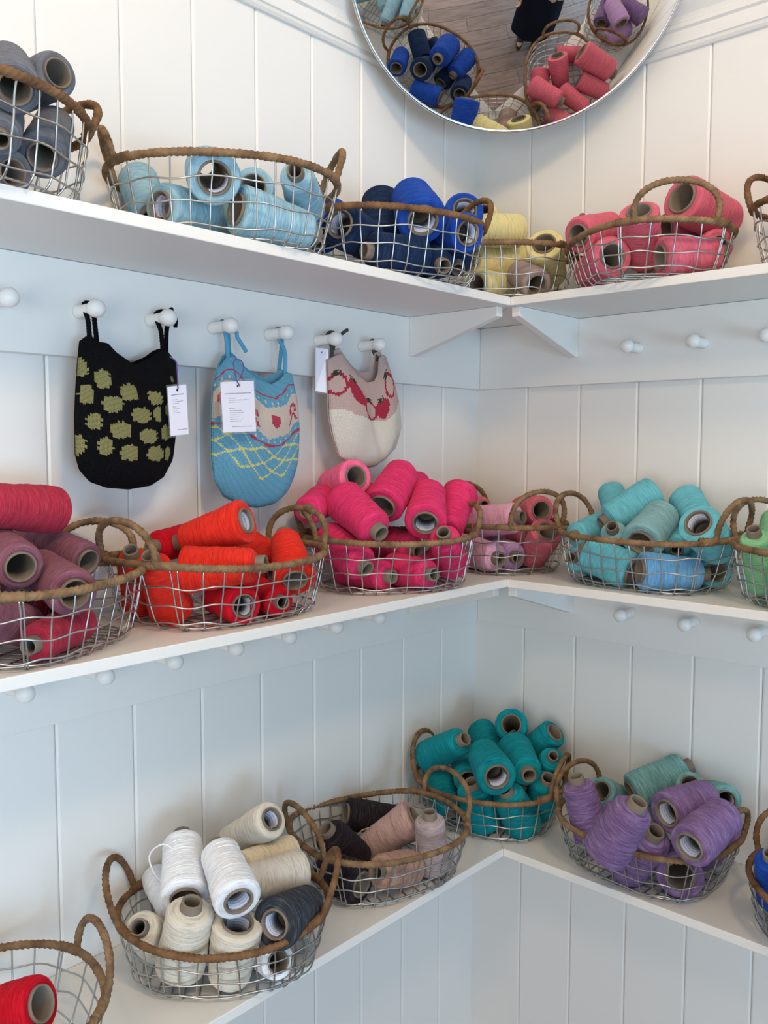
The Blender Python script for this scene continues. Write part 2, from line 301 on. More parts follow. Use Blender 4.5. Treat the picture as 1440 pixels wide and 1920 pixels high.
# ------------------------------------------------------------------ helpers
C = bpy.context.collection
def lin(c):
    return tuple((v/255/12.92 if v/255 <= .04045 else ((v/255+.055)/1.055)**2.4) for v in c) + (1,)
def mat(name, rgb, rough=.5, metal=0., spec=.5):
    m = bpy.data.materials.new(name); m.use_nodes = True
    b = m.node_tree.nodes['Principled BSDF']
    b.inputs['Base Color'].default_value = lin(rgb) if max(rgb) > 1 else tuple(rgb)+(1,)
    b.inputs['Roughness'].default_value = rough; b.inputs['Metallic'].default_value = metal
    b.inputs['Specular IOR Level'].default_value = spec
    return m
def nodes(m): return m.node_tree.nodes, m.node_tree.links, m.node_tree.nodes['Principled BSDF']
def mesh(name, v, f, smooth=True, uv=None):
    me = bpy.data.meshes.new(name)
    me.from_pydata([tuple(map(float, q)) for q in v], [], [tuple(map(int, q)) for q in f])
    if smooth: me.polygons.foreach_set('use_smooth', [True]*len(me.polygons))
    me.update(); return me
def obj(name, me, m=None, parent=None, label=None):
    o = bpy.data.objects.new(name, me); C.objects.link(o)
    if m is not None:
        if not me.materials: me.materials.append(m)
        elif me.materials[0] != m:
            o.material_slots[0].link = 'OBJECT'; o.material_slots[0].material = m
    if parent is not None: o.parent = parent
    if label: o['label'] = label
    return o
def tag(o, label, cat, group=None):
    o['label'] = label; o['category'] = cat
    if group: o['group'] = group
    return o
def struct(o): o['kind'] = 'structure'; return o
def empty(name, loc=(0, 0, 0)):
    o = bpy.data.objects.new(name, None); C.objects.link(o); o.location = loc; o.empty_display_size = .03
    return o
def box(x0, x1, y0, y1, z0, z1, b=0.0):
    """bevelled box verts/faces"""
    import bmesh
    bm = bmesh.new(); bmesh.ops.create_cube(bm, size=1)
    for v in bm.verts:
        v.co = ((x0+x1)/2+v.co.x*(x1-x0), (y0+y1)/2+v.co.y*(y1-y0), (z0+z1)/2+v.co.z*(z1-z0))
    if b: bmesh.ops.bevel(bm, geom=list(bm.edges), offset=b, segments=2, affect='EDGES', profile=.5)
    me = bpy.data.meshes.new('m'); bm.to_mesh(me); bm.free(); return me
def prism(poly, axis, a0, a1, name='m'):
    """poly: 2D points; extruded along axis ('x','y','z')"""
    n = len(poly); v = []
    for a in (a0, a1):
        for p, q in poly:
            v.append({'x': (a, p, q), 'y': (p, a, q), 'z': (p, q, a)}[axis])
    f = [(i, (i+1) % n, (i+1) % n+n, i+n) for i in range(n)] + [tuple(range(n))[::-1], tuple(range(n, 2*n))]
    me = mesh(name, v, f, False)
    import bmesh
    bm = bmesh.new(); bm.from_mesh(me); bmesh.ops.recalc_face_normals(bm, faces=bm.faces); bm.to_mesh(me); bm.free()
    return me
def tube(path, r, k=6, closed=False, caps=True, rfun=None, start=0):
    """verts, faces for a tube along path; rfun(arc length, angle) scales the radius"""
    P = np.asarray(path, float); n = len(P)
    T = np.roll(P, -1, 0)-np.roll(P, 1, 0) if closed else np.gradient(P, axis=0)
    T /= np.linalg.norm(T, axis=1, keepdims=True)+1e-12
    up = np.array([0, 0, 1.]) if abs(T[0][2]) < .9 else np.array([1., 0, 0])
    N = np.cross(T[0], up); N /= np.linalg.norm(N); Ns = [N]
    for i in range(1, n):
        N = Ns[-1]-T[i]*(Ns[-1]@T[i]); N /= np.linalg.norm(N); Ns.append(N)
    Ns = np.array(Ns)
    if closed:   # spread the twist so that the loop closes
        B0 = np.cross(T[0], Ns[0]); Nl = Ns[-1]-T[0]*(Ns[-1]@T[0]); a = math.atan2(Nl@B0, Nl@Ns[0])
        Bs = np.cross(T, Ns); aa = -a*np.arange(n)/n
        Ns = Ns*np.cos(aa)[:, None]+Bs*np.sin(aa)[:, None]
    Bs = np.cross(T, Ns); s = np.concatenate([[0], np.cumsum(np.linalg.norm(np.diff(P, axis=0), axis=1))])
    ang = np.arange(k)*2*PI/k
    R = np.full((n, k), float(r)) if rfun is None else r*rfun(s[:, None], ang[None, :])
    V = P[:, None]+R[:, :, None]*(np.cos(ang)[None, :, None]*Ns[:, None]+np.sin(ang)[None, :, None]*Bs[:, None])
    V = V.reshape(-1, 3); F = []
    m = n if closed else n-1
    for i in range(m):
        a, b = i*k, ((i+1) % n)*k
        F += [(start+a+j, start+a+(j+1) % k, start+b+(j+1) % k, start+b+j) for j in range(k)]
    if caps and not closed:
        F += [tuple(start+j for j in range(k))[::-1], tuple(start+(n-1)*k+j for j in range(k))]
    return V, F
def join(parts):
    V, F, o = [], [], 0
    for v, f in parts:
        V.append(v); F += [tuple(i+o for i in q) for q in f]; o += len(v)
    return np.concatenate(V), F
def resample(pts, step):
    P = np.asarray(pts, float); s = np.concatenate([[0], np.cumsum(np.linalg.norm(np.diff(P, axis=0), axis=1))])
    n = max(3, int(s[-1]/step)); t = np.linspace(0, s[-1], n)
    return np.stack([np.interp(t, s, P[:, i]) for i in range(P.shape[1])], 1)
def spline(pts, n=12):
    """Catmull-Rom through the points"""
    P = [np.asarray(q, float) for q in pts]; P = [2*P[0]-P[1]]+P+[2*P[-1]-P[-2]]; out = []
    for i in range(1, len(P)-2):
        for t in np.linspace(0, 1, n, endpoint=False):
            a, b, c, d = P[i-1:i+3]
            out.append(.5*((2*b)+(-a+c)*t+(2*a-5*b+4*c-d)*t*t+(-a+3*b-3*c+d)*t**3))
    out.append(P[-2]); return np.array(out)
def lathe(prof, k=32, closed=True):
    """prof: (r, z) list, closed ring if closed"""
    n = len(prof); V = []
    for r, z in prof:
        for j in range(k):
            a = 2*PI*j/k; V.append((r*math.cos(a), r*math.sin(a), z))
    F = []
    for i in range(n if closed else n-1):
        a, b = i*k, ((i+1) % n)*k
        F += [(a+j, a+(j+1) % k, b+(j+1) % k, b+j) for j in range(k)]
    return np.array(V), F

# ------------------------------------------------------------------ materials
paint = mat('white_satin_paint', (.805, .80, .772), .42)
n, l, b = nodes(paint)
tc = n.new('ShaderNodeTexCoord'); nz = n.new('ShaderNodeTexNoise'); nz.inputs['Scale'].default_value = 60
bu = n.new('ShaderNodeBump'); bu.inputs['Strength'].default_value = .03
l.new(tc.outputs['Object'], nz.inputs['Vector']); l.new(nz.outputs[0], bu.inputs['Height']); l.new(bu.outputs[0], b.inputs['Normal'])
peg_paint = mat('peg_paint', (.84, .83, .80), .38)
plaster = mat('pale_blue_grey_plaster', (.60, .62, .64), .8)
ceiling_m = mat('ceiling_white', (.8, .8, .78), .9)
steel = mat('galvanised_wire', (.50, .50, .49), .32, 1.0)
chrome = mat('mirror_edge', (.75, .76, .77), .25, 1.0)
mirror_m = mat('mirror_glass', (.86, .86, .85), .015, 1.0)
mirror_back = mat('mirror_back', (.25, .25, .25), .6)

def rope_mat(name, c1, c2):
    m = mat(name, c1, .85, 0, .2); n, l, b = nodes(m)
    tc = n.new('ShaderNodeTexCoord'); nz = n.new('ShaderNodeTexNoise'); nz.inputs['Scale'].default_value = 55; nz.inputs['Detail'].default_value = 5
    fine = n.new('ShaderNodeTexNoise'); fine.inputs['Scale'].default_value = 600
    r = n.new('ShaderNodeValToRGB'); r.color_ramp.elements[0].position = .3; r.color_ramp.elements[1].position = .7
    r.color_ramp.elements[0].color = lin(c1); r.color_ramp.elements[1].color = lin(c2)
    l.new(tc.outputs['Object'], nz.inputs['Vector']); l.new(nz.outputs[0], r.inputs[0]); l.new(r.outputs[0], b.inputs['Base Color'])
    bu = n.new('ShaderNodeBump'); bu.inputs['Strength'].default_value = .5; bu.inputs['Distance'].default_value = .001
    l.new(tc.outputs['Object'], fine.inputs['Vector']); l.new(fine.outputs[0], bu.inputs['Height']); l.new(bu.outputs[0], b.inputs['Normal'])
    return m
rope_ms = [rope_mat('twisted_paper_rope', (98, 76, 56), (156, 126, 94)), rope_mat('darker_twisted_rope', (86, 62, 44), (142, 106, 74))]

card = mat('cardboard_tube', (158, 146, 130), .85, 0, .2)
n, l, b = nodes(card)
tc = n.new('ShaderNodeTexCoord'); nz = n.new('ShaderNodeTexNoise'); nz.inputs['Scale'].default_value = 40; nz.inputs['Detail'].default_value = 6
r = n.new('ShaderNodeValToRGB'); r.color_ramp.elements[0].color = lin((104, 94, 84)); r.color_ramp.elements[1].color = lin((150, 138, 124))
l.new(tc.outputs['Object'], nz.inputs['Vector']); l.new(nz.outputs[0], r.inputs[0]); l.new(r.outputs[0], b.inputs['Base Color'])

label_m = mat('printed_paper_label', (196, 206, 226), .7)
n, l, b = nodes(label_m)   # rows of small dark print
tc = n.new('ShaderNodeTexCoord'); sep = n.new('ShaderNodeSeparateXYZ'); l.new(tc.outputs['UV'], sep.inputs[0])
def mth(n, l, op, a, bb=None, c=None):
    x = n.new('ShaderNodeMath'); x.operation = op
    for i, v in enumerate((a, bb, c)):
        if v is None: continue
        if isinstance(v, (int, float)): x.inputs[i].default_value = v
        else: l.new(v, x.inputs[i])
    return x.outputs[0]
rows_ = mth(n, l, 'GREATER_THAN', mth(n, l, 'SINE', mth(n, l, 'MULTIPLY', sep.outputs[1], 40)), .55)
nz = n.new('ShaderNodeTexNoise'); nz.inputs['Scale'].default_value = 30
l.new(tc.outputs['UV'], nz.inputs['Vector'])
ink = mth(n, l, 'MULTIPLY', rows_, mth(n, l, 'GREATER_THAN', nz.outputs[0], .48))
mx = n.new('ShaderNodeMix'); mx.data_type = 'RGBA'; mx.inputs[6].default_value = lin((200, 208, 228)); mx.inputs[7].default_value = lin((128, 132, 158))
l.new(ink, mx.inputs[0]); l.new(mx.outputs[2], b.inputs['Base Color'])

YARN = {  # base sRGB, lighter strand, amount of heather 0..1
 'slate': ((104, 107, 116), .15), 'sky': ((150, 192, 210), .25), 'navy': ((22, 42, 76), .1), 'cobalt': ((26, 70, 168), .1),
 'yellow': ((232, 220, 158), .1), 'mauvegrey': ((168, 148, 142), .1), 'rose': ((216, 104, 124), .12), 'dustyrose': ((202, 100, 116), .12),
 'raspberry': ((174, 44, 66), .1), 'mauve': ((130, 80, 96), .15), 'poppy': ((232, 48, 34), .08), 'scarlet': ((196, 8, 30), .08),
 'bubblegum': ((240, 106, 150), .08), 'hotpink': ((224, 52, 108), .1), 'palepink': ((228, 170, 196), .12), 'lilac': ((186, 150, 200), .12),
 'aqua': ((108, 192, 208), .1), 'greyaqua': ((132, 178, 184), .2), 'babyblue': ((116, 180, 232), .12), 'mint': ((132, 192, 146), .1),
 'crimson': ((200, 6, 30), .12), 'cream': ((228, 220, 204), .06), 'vanilla': ((232, 216, 186), .06), 'oatmeal': ((216, 208, 196), .12),
 'white': ((242, 245, 250), .02), 'charcoal': ((50, 55, 64), .45), 'espresso': ((36, 28, 34), .2), 'blush': ((198, 162, 154), .35),
 'taupe': ((168, 152, 152), .4), 'tan': ((178, 140, 124), .35), 'teal': ((4, 140, 152), .22), 'violet': ((126, 98, 146), .5), 'eucalyptus': ((112, 164, 164), .5)}
def yarn_mat(name, rgb, heather):
    m = mat('yarn_'+name, rgb, .88, 0, .15); n, l, b = nodes(m)
    try:
        b.inputs['Sheen Weight'].default_value = .25; b.inputs['Sheen Roughness'].default_value = .5
        b.inputs['Sheen Tint'].default_value = lin(tuple(min(255, c*.6+100) for c in rgb))
    except Exception: pass
    tc = n.new('ShaderNodeTexCoord'); oi = n.new('ShaderNodeObjectInfo')
    def streak(tilt, sx, sz, detail=3):
        mp = n.new('ShaderNodeMapping'); mp.inputs['Rotation'].default_value = (tilt, tilt*.6, 0)
        mp.inputs['Scale'].default_value = (sx, sx, sz)
        ad = n.new('ShaderNodeVectorMath'); ad.operation = 'ADD'
        l.new(tc.outputs['Object'], ad.inputs[0]); l.new(oi.outputs['Random'], ad.inputs[1])
        l.new(ad.outputs[0], mp.inputs[0])
        z = n.new('ShaderNodeTexNoise'); z.inputs['Scale'].default_value = 1; z.inputs['Detail'].default_value = detail
        l.new(mp.outputs[0], z.inputs['Vector']); return z.outputs[0]
    s1, s2 = streak(.16, 38, 900, 2), streak(-.15, 38, 820, 2)
    s3 = streak(.1, 60, 260, 2)
    mxx = mth(n, l, 'MAXIMUM', s1, s2)
    r = n.new('ShaderNodeValToRGB'); e = r.color_ramp.elements
    dark = tuple(c*(.84-.20*heather) for c in rgb); light = tuple(min(255, c+(255-c)*(.07+.42*heather)) for c in rgb)
    e[0].position = .38; e[0].color = lin(dark); e[1].position = .72; e[1].color = lin(light)
    mid = e.new(.54); mid.color = lin(rgb)
    l.new(mth(n, l, 'ADD', mth(n, l, 'MULTIPLY', mxx, .75), mth(n, l, 'MULTIPLY', s3, .25)), r.inputs[0])
    hs = n.new('ShaderNodeHueSaturation'); l.new(r.outputs[0], hs.inputs['Color'])
    l.new(mth(n, l, 'MULTIPLY_ADD', oi.outputs['Random'], .14, .93), hs.inputs['Value'])
    l.new(hs.outputs[0], b.inputs['Base Color'])
    bu = n.new('ShaderNodeBump'); bu.inputs['Strength'].default_value = .55; bu.inputs['Distance'].default_value = .0016
    l.new(mxx, bu.inputs['Height']); l.new(bu.outputs[0], b.inputs['Normal'])
    return m
yarn_ms = {k: yarn_mat(k, *v) for k, v in YARN.items()}

# ------------------------------------------------------------------ room shell
XL, YB, ZC = -3.0, -3.8, 2.70
struct(obj('ceiling', box(XL, .15, YB, .15, ZC, ZC+.1), ceiling_m))
wood = mat('floor_boards_wood', (122, 98, 86), .5)
n, l, b = nodes(wood)
tc = n.new('ShaderNodeTexCoord'); mp = n.new('ShaderNodeMapping'); mp.inputs['Scale'].default_value = (1.2, 16, 1)
nz = n.new('ShaderNodeTexNoise'); nz.inputs['Scale'].default_value = 3; nz.inputs['Detail'].default_value = 8; oi = n.new('ShaderNodeObjectInfo')
r = n.new('ShaderNodeValToRGB'); r.color_ramp.elements[0].position = .3; r.color_ramp.elements[1].position = .75
r.color_ramp.elements[0].color = lin((108, 84, 74)); r.color_ramp.elements[1].color = lin((154, 128, 114))
l.new(tc.outputs['Object'], mp.inputs[0]); l.new(mp.outputs[0], nz.inputs['Vector']); l.new(nz.outputs[0], r.inputs[0])
hs = n.new('ShaderNodeHueSaturation'); l.new(r.outputs[0], hs.inputs['Color'])
l.new(mth(n, l, 'MULTIPLY_ADD', oi.outputs['Random'], .3, .85), hs.inputs['Value']); l.new(hs.outputs[0], b.inputs['Base Color'])
floor = struct(obj('floor', box(XL-1, 1.2, YB-1, 1.2, -.1, -.0145), mat('subfloor', (60, 50, 44), .9)))
# long boards laid diagonally
bw, bl = .19, 1.4
pl_me = box(0, bl-.003, 0, bw-.003, -.014, 0, .0015); pl_me.materials.append(wood)
ca, sa = math.cos(math.radians(-62)), math.sin(math.radians(-62))
for i in range(-22, 30):
    for j in range(-5, 6):
        px, py = j*bl+(i % 3)*.47, i*bw
        cx, cy = px+bl/2, py+bw/2
        wx, wy = -1.2+ca*cx-sa*cy, -1.4+sa*cx+ca*cy
        ex = abs(ca)*bl/2+abs(sa)*bw/2; ey = abs(sa)*bl/2+abs(ca)*bw/2
        if wx < XL-.6 or wx > .7 or wy < YB-.5 or wy > .7: continue
        o = obj('floor_plank', pl_me, None, floor)
        o.location = (-1.2+ca*px-sa*py, -1.4+sa*px+ca*py, 0); o.rotation_euler = (0, 0, math.radians(-62))

wl = struct(obj('wall_left', box(XL, .15, .010, .15, 0, ZC), plaster))
wr = struct(obj('wall_right', box(.010, .15, YB, .010, 0, ZC), plaster))
# boarded part: separate tongue-and-groove panels with chamfered edges
W = .12; g = .0036; dp = .0026
def panel_me(a0, a1, side):
    zt = Z_CROWN+.03
    pr = [(a0+.0003, 0.010), (a0+.0003, dp), (a0+g, 0)]+([(a1-g, 0), (a1-.0003, dp), (a1-.0003, .010)] if a1 < -.001 else [(a1, 0), (a1, .010)])
    if side == 'L': me = prism(pr, 'z', 0, zt)
    else: me = prism([(q, p) for p, q in pr], 'z', 0, zt)
    me.materials.append(paint); return me
edges = [0]+[-(GROOVE_L+i*W) for i in range(0, 22)]
for a, b_ in zip(edges[1:], edges[:-1]):
    if a < XL: break
    obj('panel', panel_me(a, b_, 'L'), None, wl)
edges = [0]+[-(GROOVE_R+i*W) for i in range(0, 29)]
for a, b_ in zip(edges[1:], edges[:-1]):
    if a < YB: break
    obj('panel', panel_me(a, b_, 'R'), None, wr)
# moulded rail on top of the boarding
cr = [(0, 0), (-.006, 0), (-.010, .004), (-.006, .009), (-.006, .012), (-.011, .012), (-.011, .034), (-.016, .037), (-.016, .044), (-.013, .047),
      (-.016, .056), (-.024, .066), (-.027, .070), (-.027, .076), (0, .076)]
t1 = struct(obj('trim_1', prism([(p, Z_CROWN+q) for p, q in cr], 'x', XL, 0), paint))
t2 = struct(obj('trim_2', prism([(p, Z_CROWN+q) for p, q in cr], 'y', YB, 0), paint))
# the shop front behind the viewer: a wall with one wide window
WX0, WX1 = -2.75, -.35
struct(obj('wall_back', box(WX1, .15, YB-.12, YB, 0, ZC), plaster))
struct(obj('wall_back', box(XL, WX1, YB-.12, YB, 0, .38), plaster))
struct(obj('wall_back', box(XL, WX1, YB-.12, YB, 1.98, ZC), plaster))
wn = struct(obj('window_1', box(WX0, WX0+.05, YB-.08, YB-.03, .43, 1.93), paint))
for dims in ((WX1-.05, WX1, YB-.08, YB-.03, .43, 1.93), (-1.57, -1.53, YB-.08, YB-.03, .43, 1.93), (WX0, WX1, YB-.09, YB-.02, .38, .43), (WX0, WX1, YB-.08, YB-.03, 1.93, 1.98)):
    obj('frame_bar', box(*dims), paint, wn)

# ------------------------------------------------------------------ shelves, peg rails
LEN = 1.75
def shelf(z, label, brackets=True):
    s = empty('corner_shelf', (0, 0, 0)); tag(s, label, 'shelf')
    off = .0005
    lo = RAIL_T if brackets else 0
    poly = [(-off, -off), (-LEN, -off), (-LEN, -DEPTH_L), (-DEPTH_R, -DEPTH_L)]
    # left board runs to a mitre in the corner
    me = prism([(-.0008, -.0008), (-LEN, -.0008), (-LEN, -DEPTH_L), (-DEPTH_R-.0003, -DEPTH_L)], 'z', z-SHELF_T, z)
    o = obj('shelf_board', me, paint, s); bev(o)
    me = prism([(-.0008, -.0012), (-DEPTH_R, -DEPTH_L-.0002), (-DEPTH_R, -LEN), (-.0008, -LEN)], 'z', z-SHELF_T, z)
    o = obj('shelf_board', me, paint, s); bev(o)
    if brackets:
        zt = z-SHELF_T-.0003; h0, h1, t = .073, .017, .017
        pr = [(-RAIL_T-.0003, zt), (-RAIL_T-.0003, zt-h0), (-RAIL_T-.008, zt-h0), (-.222, zt-h1), (-.222, zt)]
        for a in (-.248, -1.55):
            o = obj('bracket', prism(pr, 'x', a, a+t), paint, s); bev(o)
        pr2 = [(q, w_) for q, w_ in pr]
        for a in (-.252, -1.55):
            o = obj('bracket', prism(pr2, 'y', a-t*0, a+t), paint, s); bev(o)
    return s
def bev(o, w=.0012):
    m = o.modifiers.new('edge', 'BEVEL'); m.width = w; m.segments = 2; m.limit_method = 'ANGLE'
shelf(Z_TOP, 'topmost of the three white corner shelves, beneath the round mirror')
shelf(Z_MID, 'white corner shelf between the upper and lower ones, holding pink and red yarn')
shelf(Z_LOW, 'lowest white corner shelf with white, brown, teal and purple yarn baskets', False)

pegprof = [(0, 0), (.0098, 0), (.0098, .003), (.0088, .008), (.0082, .022), (.0084, .029), (.0074, .0325), (.0090, .0345), (.0108, .038), (.0118, .0425), (.0116, .047), (.0098, .0512), (.0066, .0540), (.003, .0552), (0, .0555)]
pv, pf = lathe(pegprof, 24, False)
peg_me = mesh('peg', pv, pf); peg_me.materials.append(peg_paint)
def rail(side, zb, zt, pegs, pz, label):
    if side == 'L': r = obj('peg_rail', box(-LEN, -.0005, -RAIL_T, -.0003, zb, zt, .001), paint)
    else: r = obj('peg_rail', box(-RAIL_T, -.0003, -LEN, -RAIL_T-.0004, zb, zt, .001), paint)
    tag(r, label, 'rail')
    step = (pegs[-1]-pegs[0])/(len(pegs)-1); ps = list(pegs)
    if step < 0: step = -step
    far = min(ps)
    while far-step > -LEN+.05: far -= step; ps.append(far)
    for a in ps:
        o = obj('peg', peg_me, None, r)
        if side == 'L': o.location = (a, -RAIL_T, pz); o.rotation_euler = (PI/2, 0, 0)
        else: o.location = (-RAIL_T, a, pz); o.rotation_euler = (0, -PI/2, 0)
for (pp, pz), side, zb, z_s, lb in ((PEG_UL, 'L', Z_RAIL_A, Z_TOP, 'white peg rail on which the three knitted pouches hang'),
        (PEG_UR, 'R', Z_RAIL_A, Z_TOP, 'white peg rail with empty pegs, beneath the pink yarn basket of the top shelf'),
        (PEG_LL, 'L', Z_RAIL_B, Z_MID, 'white peg rail beneath the red and hot pink yarn baskets'),
        (PEG_LR, 'R', Z_RAIL_B, Z_MID, 'white peg rail beneath the turquoise yarn basket')):
    rail(side, zb, z_s-SHELF_T-.0005, pp, pz, lb)

# ------------------------------------------------------------------ convex shop mirror
mc, mn, mR, mS = Vector(MIRROR['c']), Vector(MIRROR['n']).normalized(), MIRROR['R'], MIRROR['curve']
q = mn.to_track_quat('Z', 'Y')
mir = empty('convex_mirror', mc); mir.rotation_euler = q.to_euler(); tag(mir, 'round convex shop mirror tilted across the corner above the top shelf', 'mirror')
V = [(0, 0, mS-math.sqrt(mS*mS-mR*mR))]; rings, kk = 24, 96
h0 = math.sqrt(mS*mS-mR*mR)
for i in range(1, rings+1):
    rr_ = mR*i/rings; z_ = math.sqrt(mS*mS-rr_*rr_)-h0
    V += [(rr_*math.cos(2*PI*j/kk), rr_*math.sin(2*PI*j/kk), z_) for j in range(kk)]
F = [(0, 1+j, 1+(j+1) % kk) for j in range(kk)]
for i in range(rings-1):
    a, b_ = 1+i*kk, 1+(i+1)*kk
    F += [(a+j, b_+j, b_+(j+1) % kk, a+(j+1) % kk) for j in range(kk)]
obj('mirror_glass', mesh('glass', V, F), mirror_m, mir)
v, f = lathe([(mR-.0025, .0012), (mR+.0015, .0015), (mR+.003, 0), (mR+.003, -.012), (mR, -.013), (mR-.002, -.001)], 96)
obj('rim', mesh('rim', v, f), chrome, mir)
v, f = lathe([(mR+.001, -.012), (mR*.8, -.022), (.05, -.03), (0, -.03)], 64, False)
obj('back_shell', mesh('back', v, f), mirror_back, mir)

# ------------------------------------------------------------------ wire baskets
def sup(t, a, b_, ex):
    c, s = math.cos(t), math.sin(t)
    return a*math.copysign(abs(c)**(2/ex), c), b_*math.copysign(abs(s)**(2/ex), s)
def rope_r(pitch, amp):
    return lambda s, a: 1-amp*.8+amp*1.6*(.5+.5*np.sin(2*PI*s/pitch+3*a))**.7+.05*np.sin(s*190)+.03*np.sin(s*410+2*a)
LB = {
 'T1': ('Z_TOP', 'wire basket of slate grey yarn at the far end of the top shelf', 1),
 'T2': ('Z_TOP', 'wire basket of light blue yarn, on the top shelf', 0),
 'T3': ('Z_TOP', 'wire basket of navy and cobalt blue yarn, on the top shelf', 1),
 'T4': ('Z_TOP', 'wire basket of pale yellow yarn, in the corner of the top shelf', 0),
 'T5': ('Z_TOP', 'wire basket of rose pink yarn with one tall rope handle facing out', 0),
 'T6': ('Z_TOP', 'wire basket of lilac and violet yarn past the rose one, top shelf', 1),
 'M1': ('Z_MID', 'wire basket of mauve and raspberry yarn, far end of the middle shelf', 0),
 'M2': ('Z_MID', 'wire basket of bright red yarn, between the mauve and hot pink baskets', 0),
 'M3': ('Z_MID', 'overflowing wire basket heaped with hot pink yarn', 0),
 'M4': ('Z_MID', 'wire basket of pale pink yarn, in the corner of the middle shelf', 0),
 'M5': ('Z_MID', 'wire basket of turquoise and baby blue yarn, on the middle shelf', 0),
 'M6': ('Z_MID', 'wire basket of mint green yarn beside the turquoise one', 0),
 'B1': ('Z_LOW', 'nearly empty wire basket with one fuzzy crimson cone', 0),
 'B2': ('Z_LOW', 'wire basket of white, cream and charcoal yarn, on the lowest shelf', 1),
 'B3': ('Z_LOW', 'wire basket of dark brown, blush and taupe yarn', 0),
 'B4': ('Z_LOW', 'wire basket of teal yarn in the corner of the lowest shelf', 0),
 'B5': ('Z_LOW', 'wire basket of violet and grey green yarn, on the lowest shelf', 0),
 'B6': ('Z_LOW', 'wire basket of deep blue yarn past the violet one, lowest shelf', 1)}
wr_ = .00115
def basket(key):
    x, y, yaw, a, b_, h, sb, hl, hh, sd, ex = BASKETS[key]; zn, label, rk = LB[key]
    z0 = {'Z_TOP': Z_TOP, 'Z_MID': Z_MID, 'Z_LOW': Z_LOW}[zn]
    rng = np.random.RandomState(sum(map(ord, key))*7)
    root = empty('wire_basket', (x, y, z0)); root.rotation_euler = (0, 0, yaw)
    tag(root, label, 'basket', 'wire yarn baskets')
    del root['group']
    rope = rope_ms[rk]
    rimz = lambda px: h+sd*((px/a)**2-.5)
    wob = rng.rand(4)*6
    rim = []
    for t in np.linspace(0, 2*PI, 721)[:-1]:
        px, py = sup(t, a, b_, ex); rim.append((px, py, rimz(px)+.0012*math.sin(3*t+wob[0])))
    rim = resample(rim+[rim[0]], .00165)[:-1]
    v, f = tube(rim, .0047, 12, True, rfun=rope_r(.0072, .21)); obj('rim', mesh('rim', v, f), rope, root)
    # two rope handles
    for sg in (-1, 1):
        t0 = .46; fx, fy = sup(t0, a, b_, ex)
        rise = hh*rng.uniform(.95, 1.05)
        pts = []
        for u in np.linspace(0, 1, 15):
            al = PI*u; wy = fy*math.cos(al)*(1+.10*math.sin(al)); up = math.sin(al)**.75
            pts.append((sg*(fx+.002+hl*up+(a-fx)*.5*up), wy, rimz(fx)+.002+rise*up))
        foot = .012
        P0 = sup(t0+.16, a, b_, ex); P1 = sup(-t0-.16, a, b_, ex)
        pts = [(sg*P0[0], P0[1], rimz(P0[0])+.001)]+pts+[(sg*P1[0], P1[1], rimz(P1[0])+.001)]
        hp = resample(spline(pts, 8), .00165)
        v, f = tube(hp, .0044, 12, rfun=rope_r(.0075, .23)); hd = obj('handle', mesh('handle', v, f), rope, root)
        for q_ in (0, -1):   # binding where the handle meets the rim
            i = 6 if q_ == 0 else len(hp)-7
            c = hp[i]; tx = sup(t0 if q_ == 0 else -t0, a, b_, ex)
            seg = [(sg*sup((t0+d)*(1 if q_ == 0 else -1), a, b_, ex)[0], sup((t0+d)*(1 if q_ == 0 else -1), a, b_, ex)[1], rimz(fx)+.0015) for d in np.linspace(-.07, .20, 14)]
            v, f = tube(resample(seg, .0015), .0058, 8, rfun=rope_r(.0062, .16)); obj('binding', mesh('binding', v, f), rope, hd)
    # wires: wall profile from the base up to the rim
    def wall(t, lz):
        k = sb+(1-sb)*lz**.8
        if lz < .16: k -= .10*(1-lz/.16)**2*.55
        px, py = sup(t, a, b_, ex+.5*(1-lz)); return px*k, py*k
    def upright(t):
        px, py = sup(t, a, b_, ex); zt = rimz(px); out = []
        for lz in (1.0, .8, .6, .4, .25, .14, .06, .015):
            qx, qy = wall(t, lz); out.append((qx+rng.normal(0, .0004), qy+rng.normal(0, .0004), max(wr_+.0003, lz*zt)))
        return out
    def u_wire(t, u):
        A, B = upright(t), upright(u); n_ = 7
        midp = []
        for k in range(1, n_):
            w_ = k/n_; midp.append((A[-1][0]*(1-w_)+B[-1][0]*w_, A[-1][1]*(1-w_)+B[-1][1]*w_, wr_+.0004+abs(rng.normal(0, .0003))))
        return tube(resample(spline(A+midp+B[::-1], 3), .006), wr_, 6)
    # find rim angles for evenly spaced stations
    ts = np.linspace(0, PI, 400); xs = np.array([sup(t, a, b_, ex)[0] for t in ts])
    for k in np.linspace(-.83, .83, 11):
        t = float(np.interp(-k*a, -xs, ts)); v, f = u_wire(t, -t); obj('cross_wire', mesh('wire', v, f), steel, root)
    ts2 = np.linspace(-PI/2, PI/2, 400); ys = np.array([sup(t, a, b_, ex)[1] for t in ts2])
    for k in (-.62, -.3, 0, .3, .62):
        t = float(np.interp(k*b_, ys, ts2)); v, f = u_wire(t, PI-t)
        v = v+np.array([0, 0, .0]); obj('long_wire', mesh('wire', v, f), steel, root)
    for lz in (.14, .42, .70):
        ring = []; ph = rng.rand()*6
        for t in np.linspace(0, 2*PI, 97)[:-1]:
            qx, qy = wall(t, lz); px, _ = sup(t, a, b_, ex); k = 1+.010
            ring.append((qx*k, qy*k, lz*rimz(px)+.0017*math.sin(11*t+ph)+.0012*math.sin(5*t+ph*2)))
        v, f = tube(ring, wr_, 6, True); obj('hoop_wire', mesh('wire', v, f), steel, root)
    ring = []
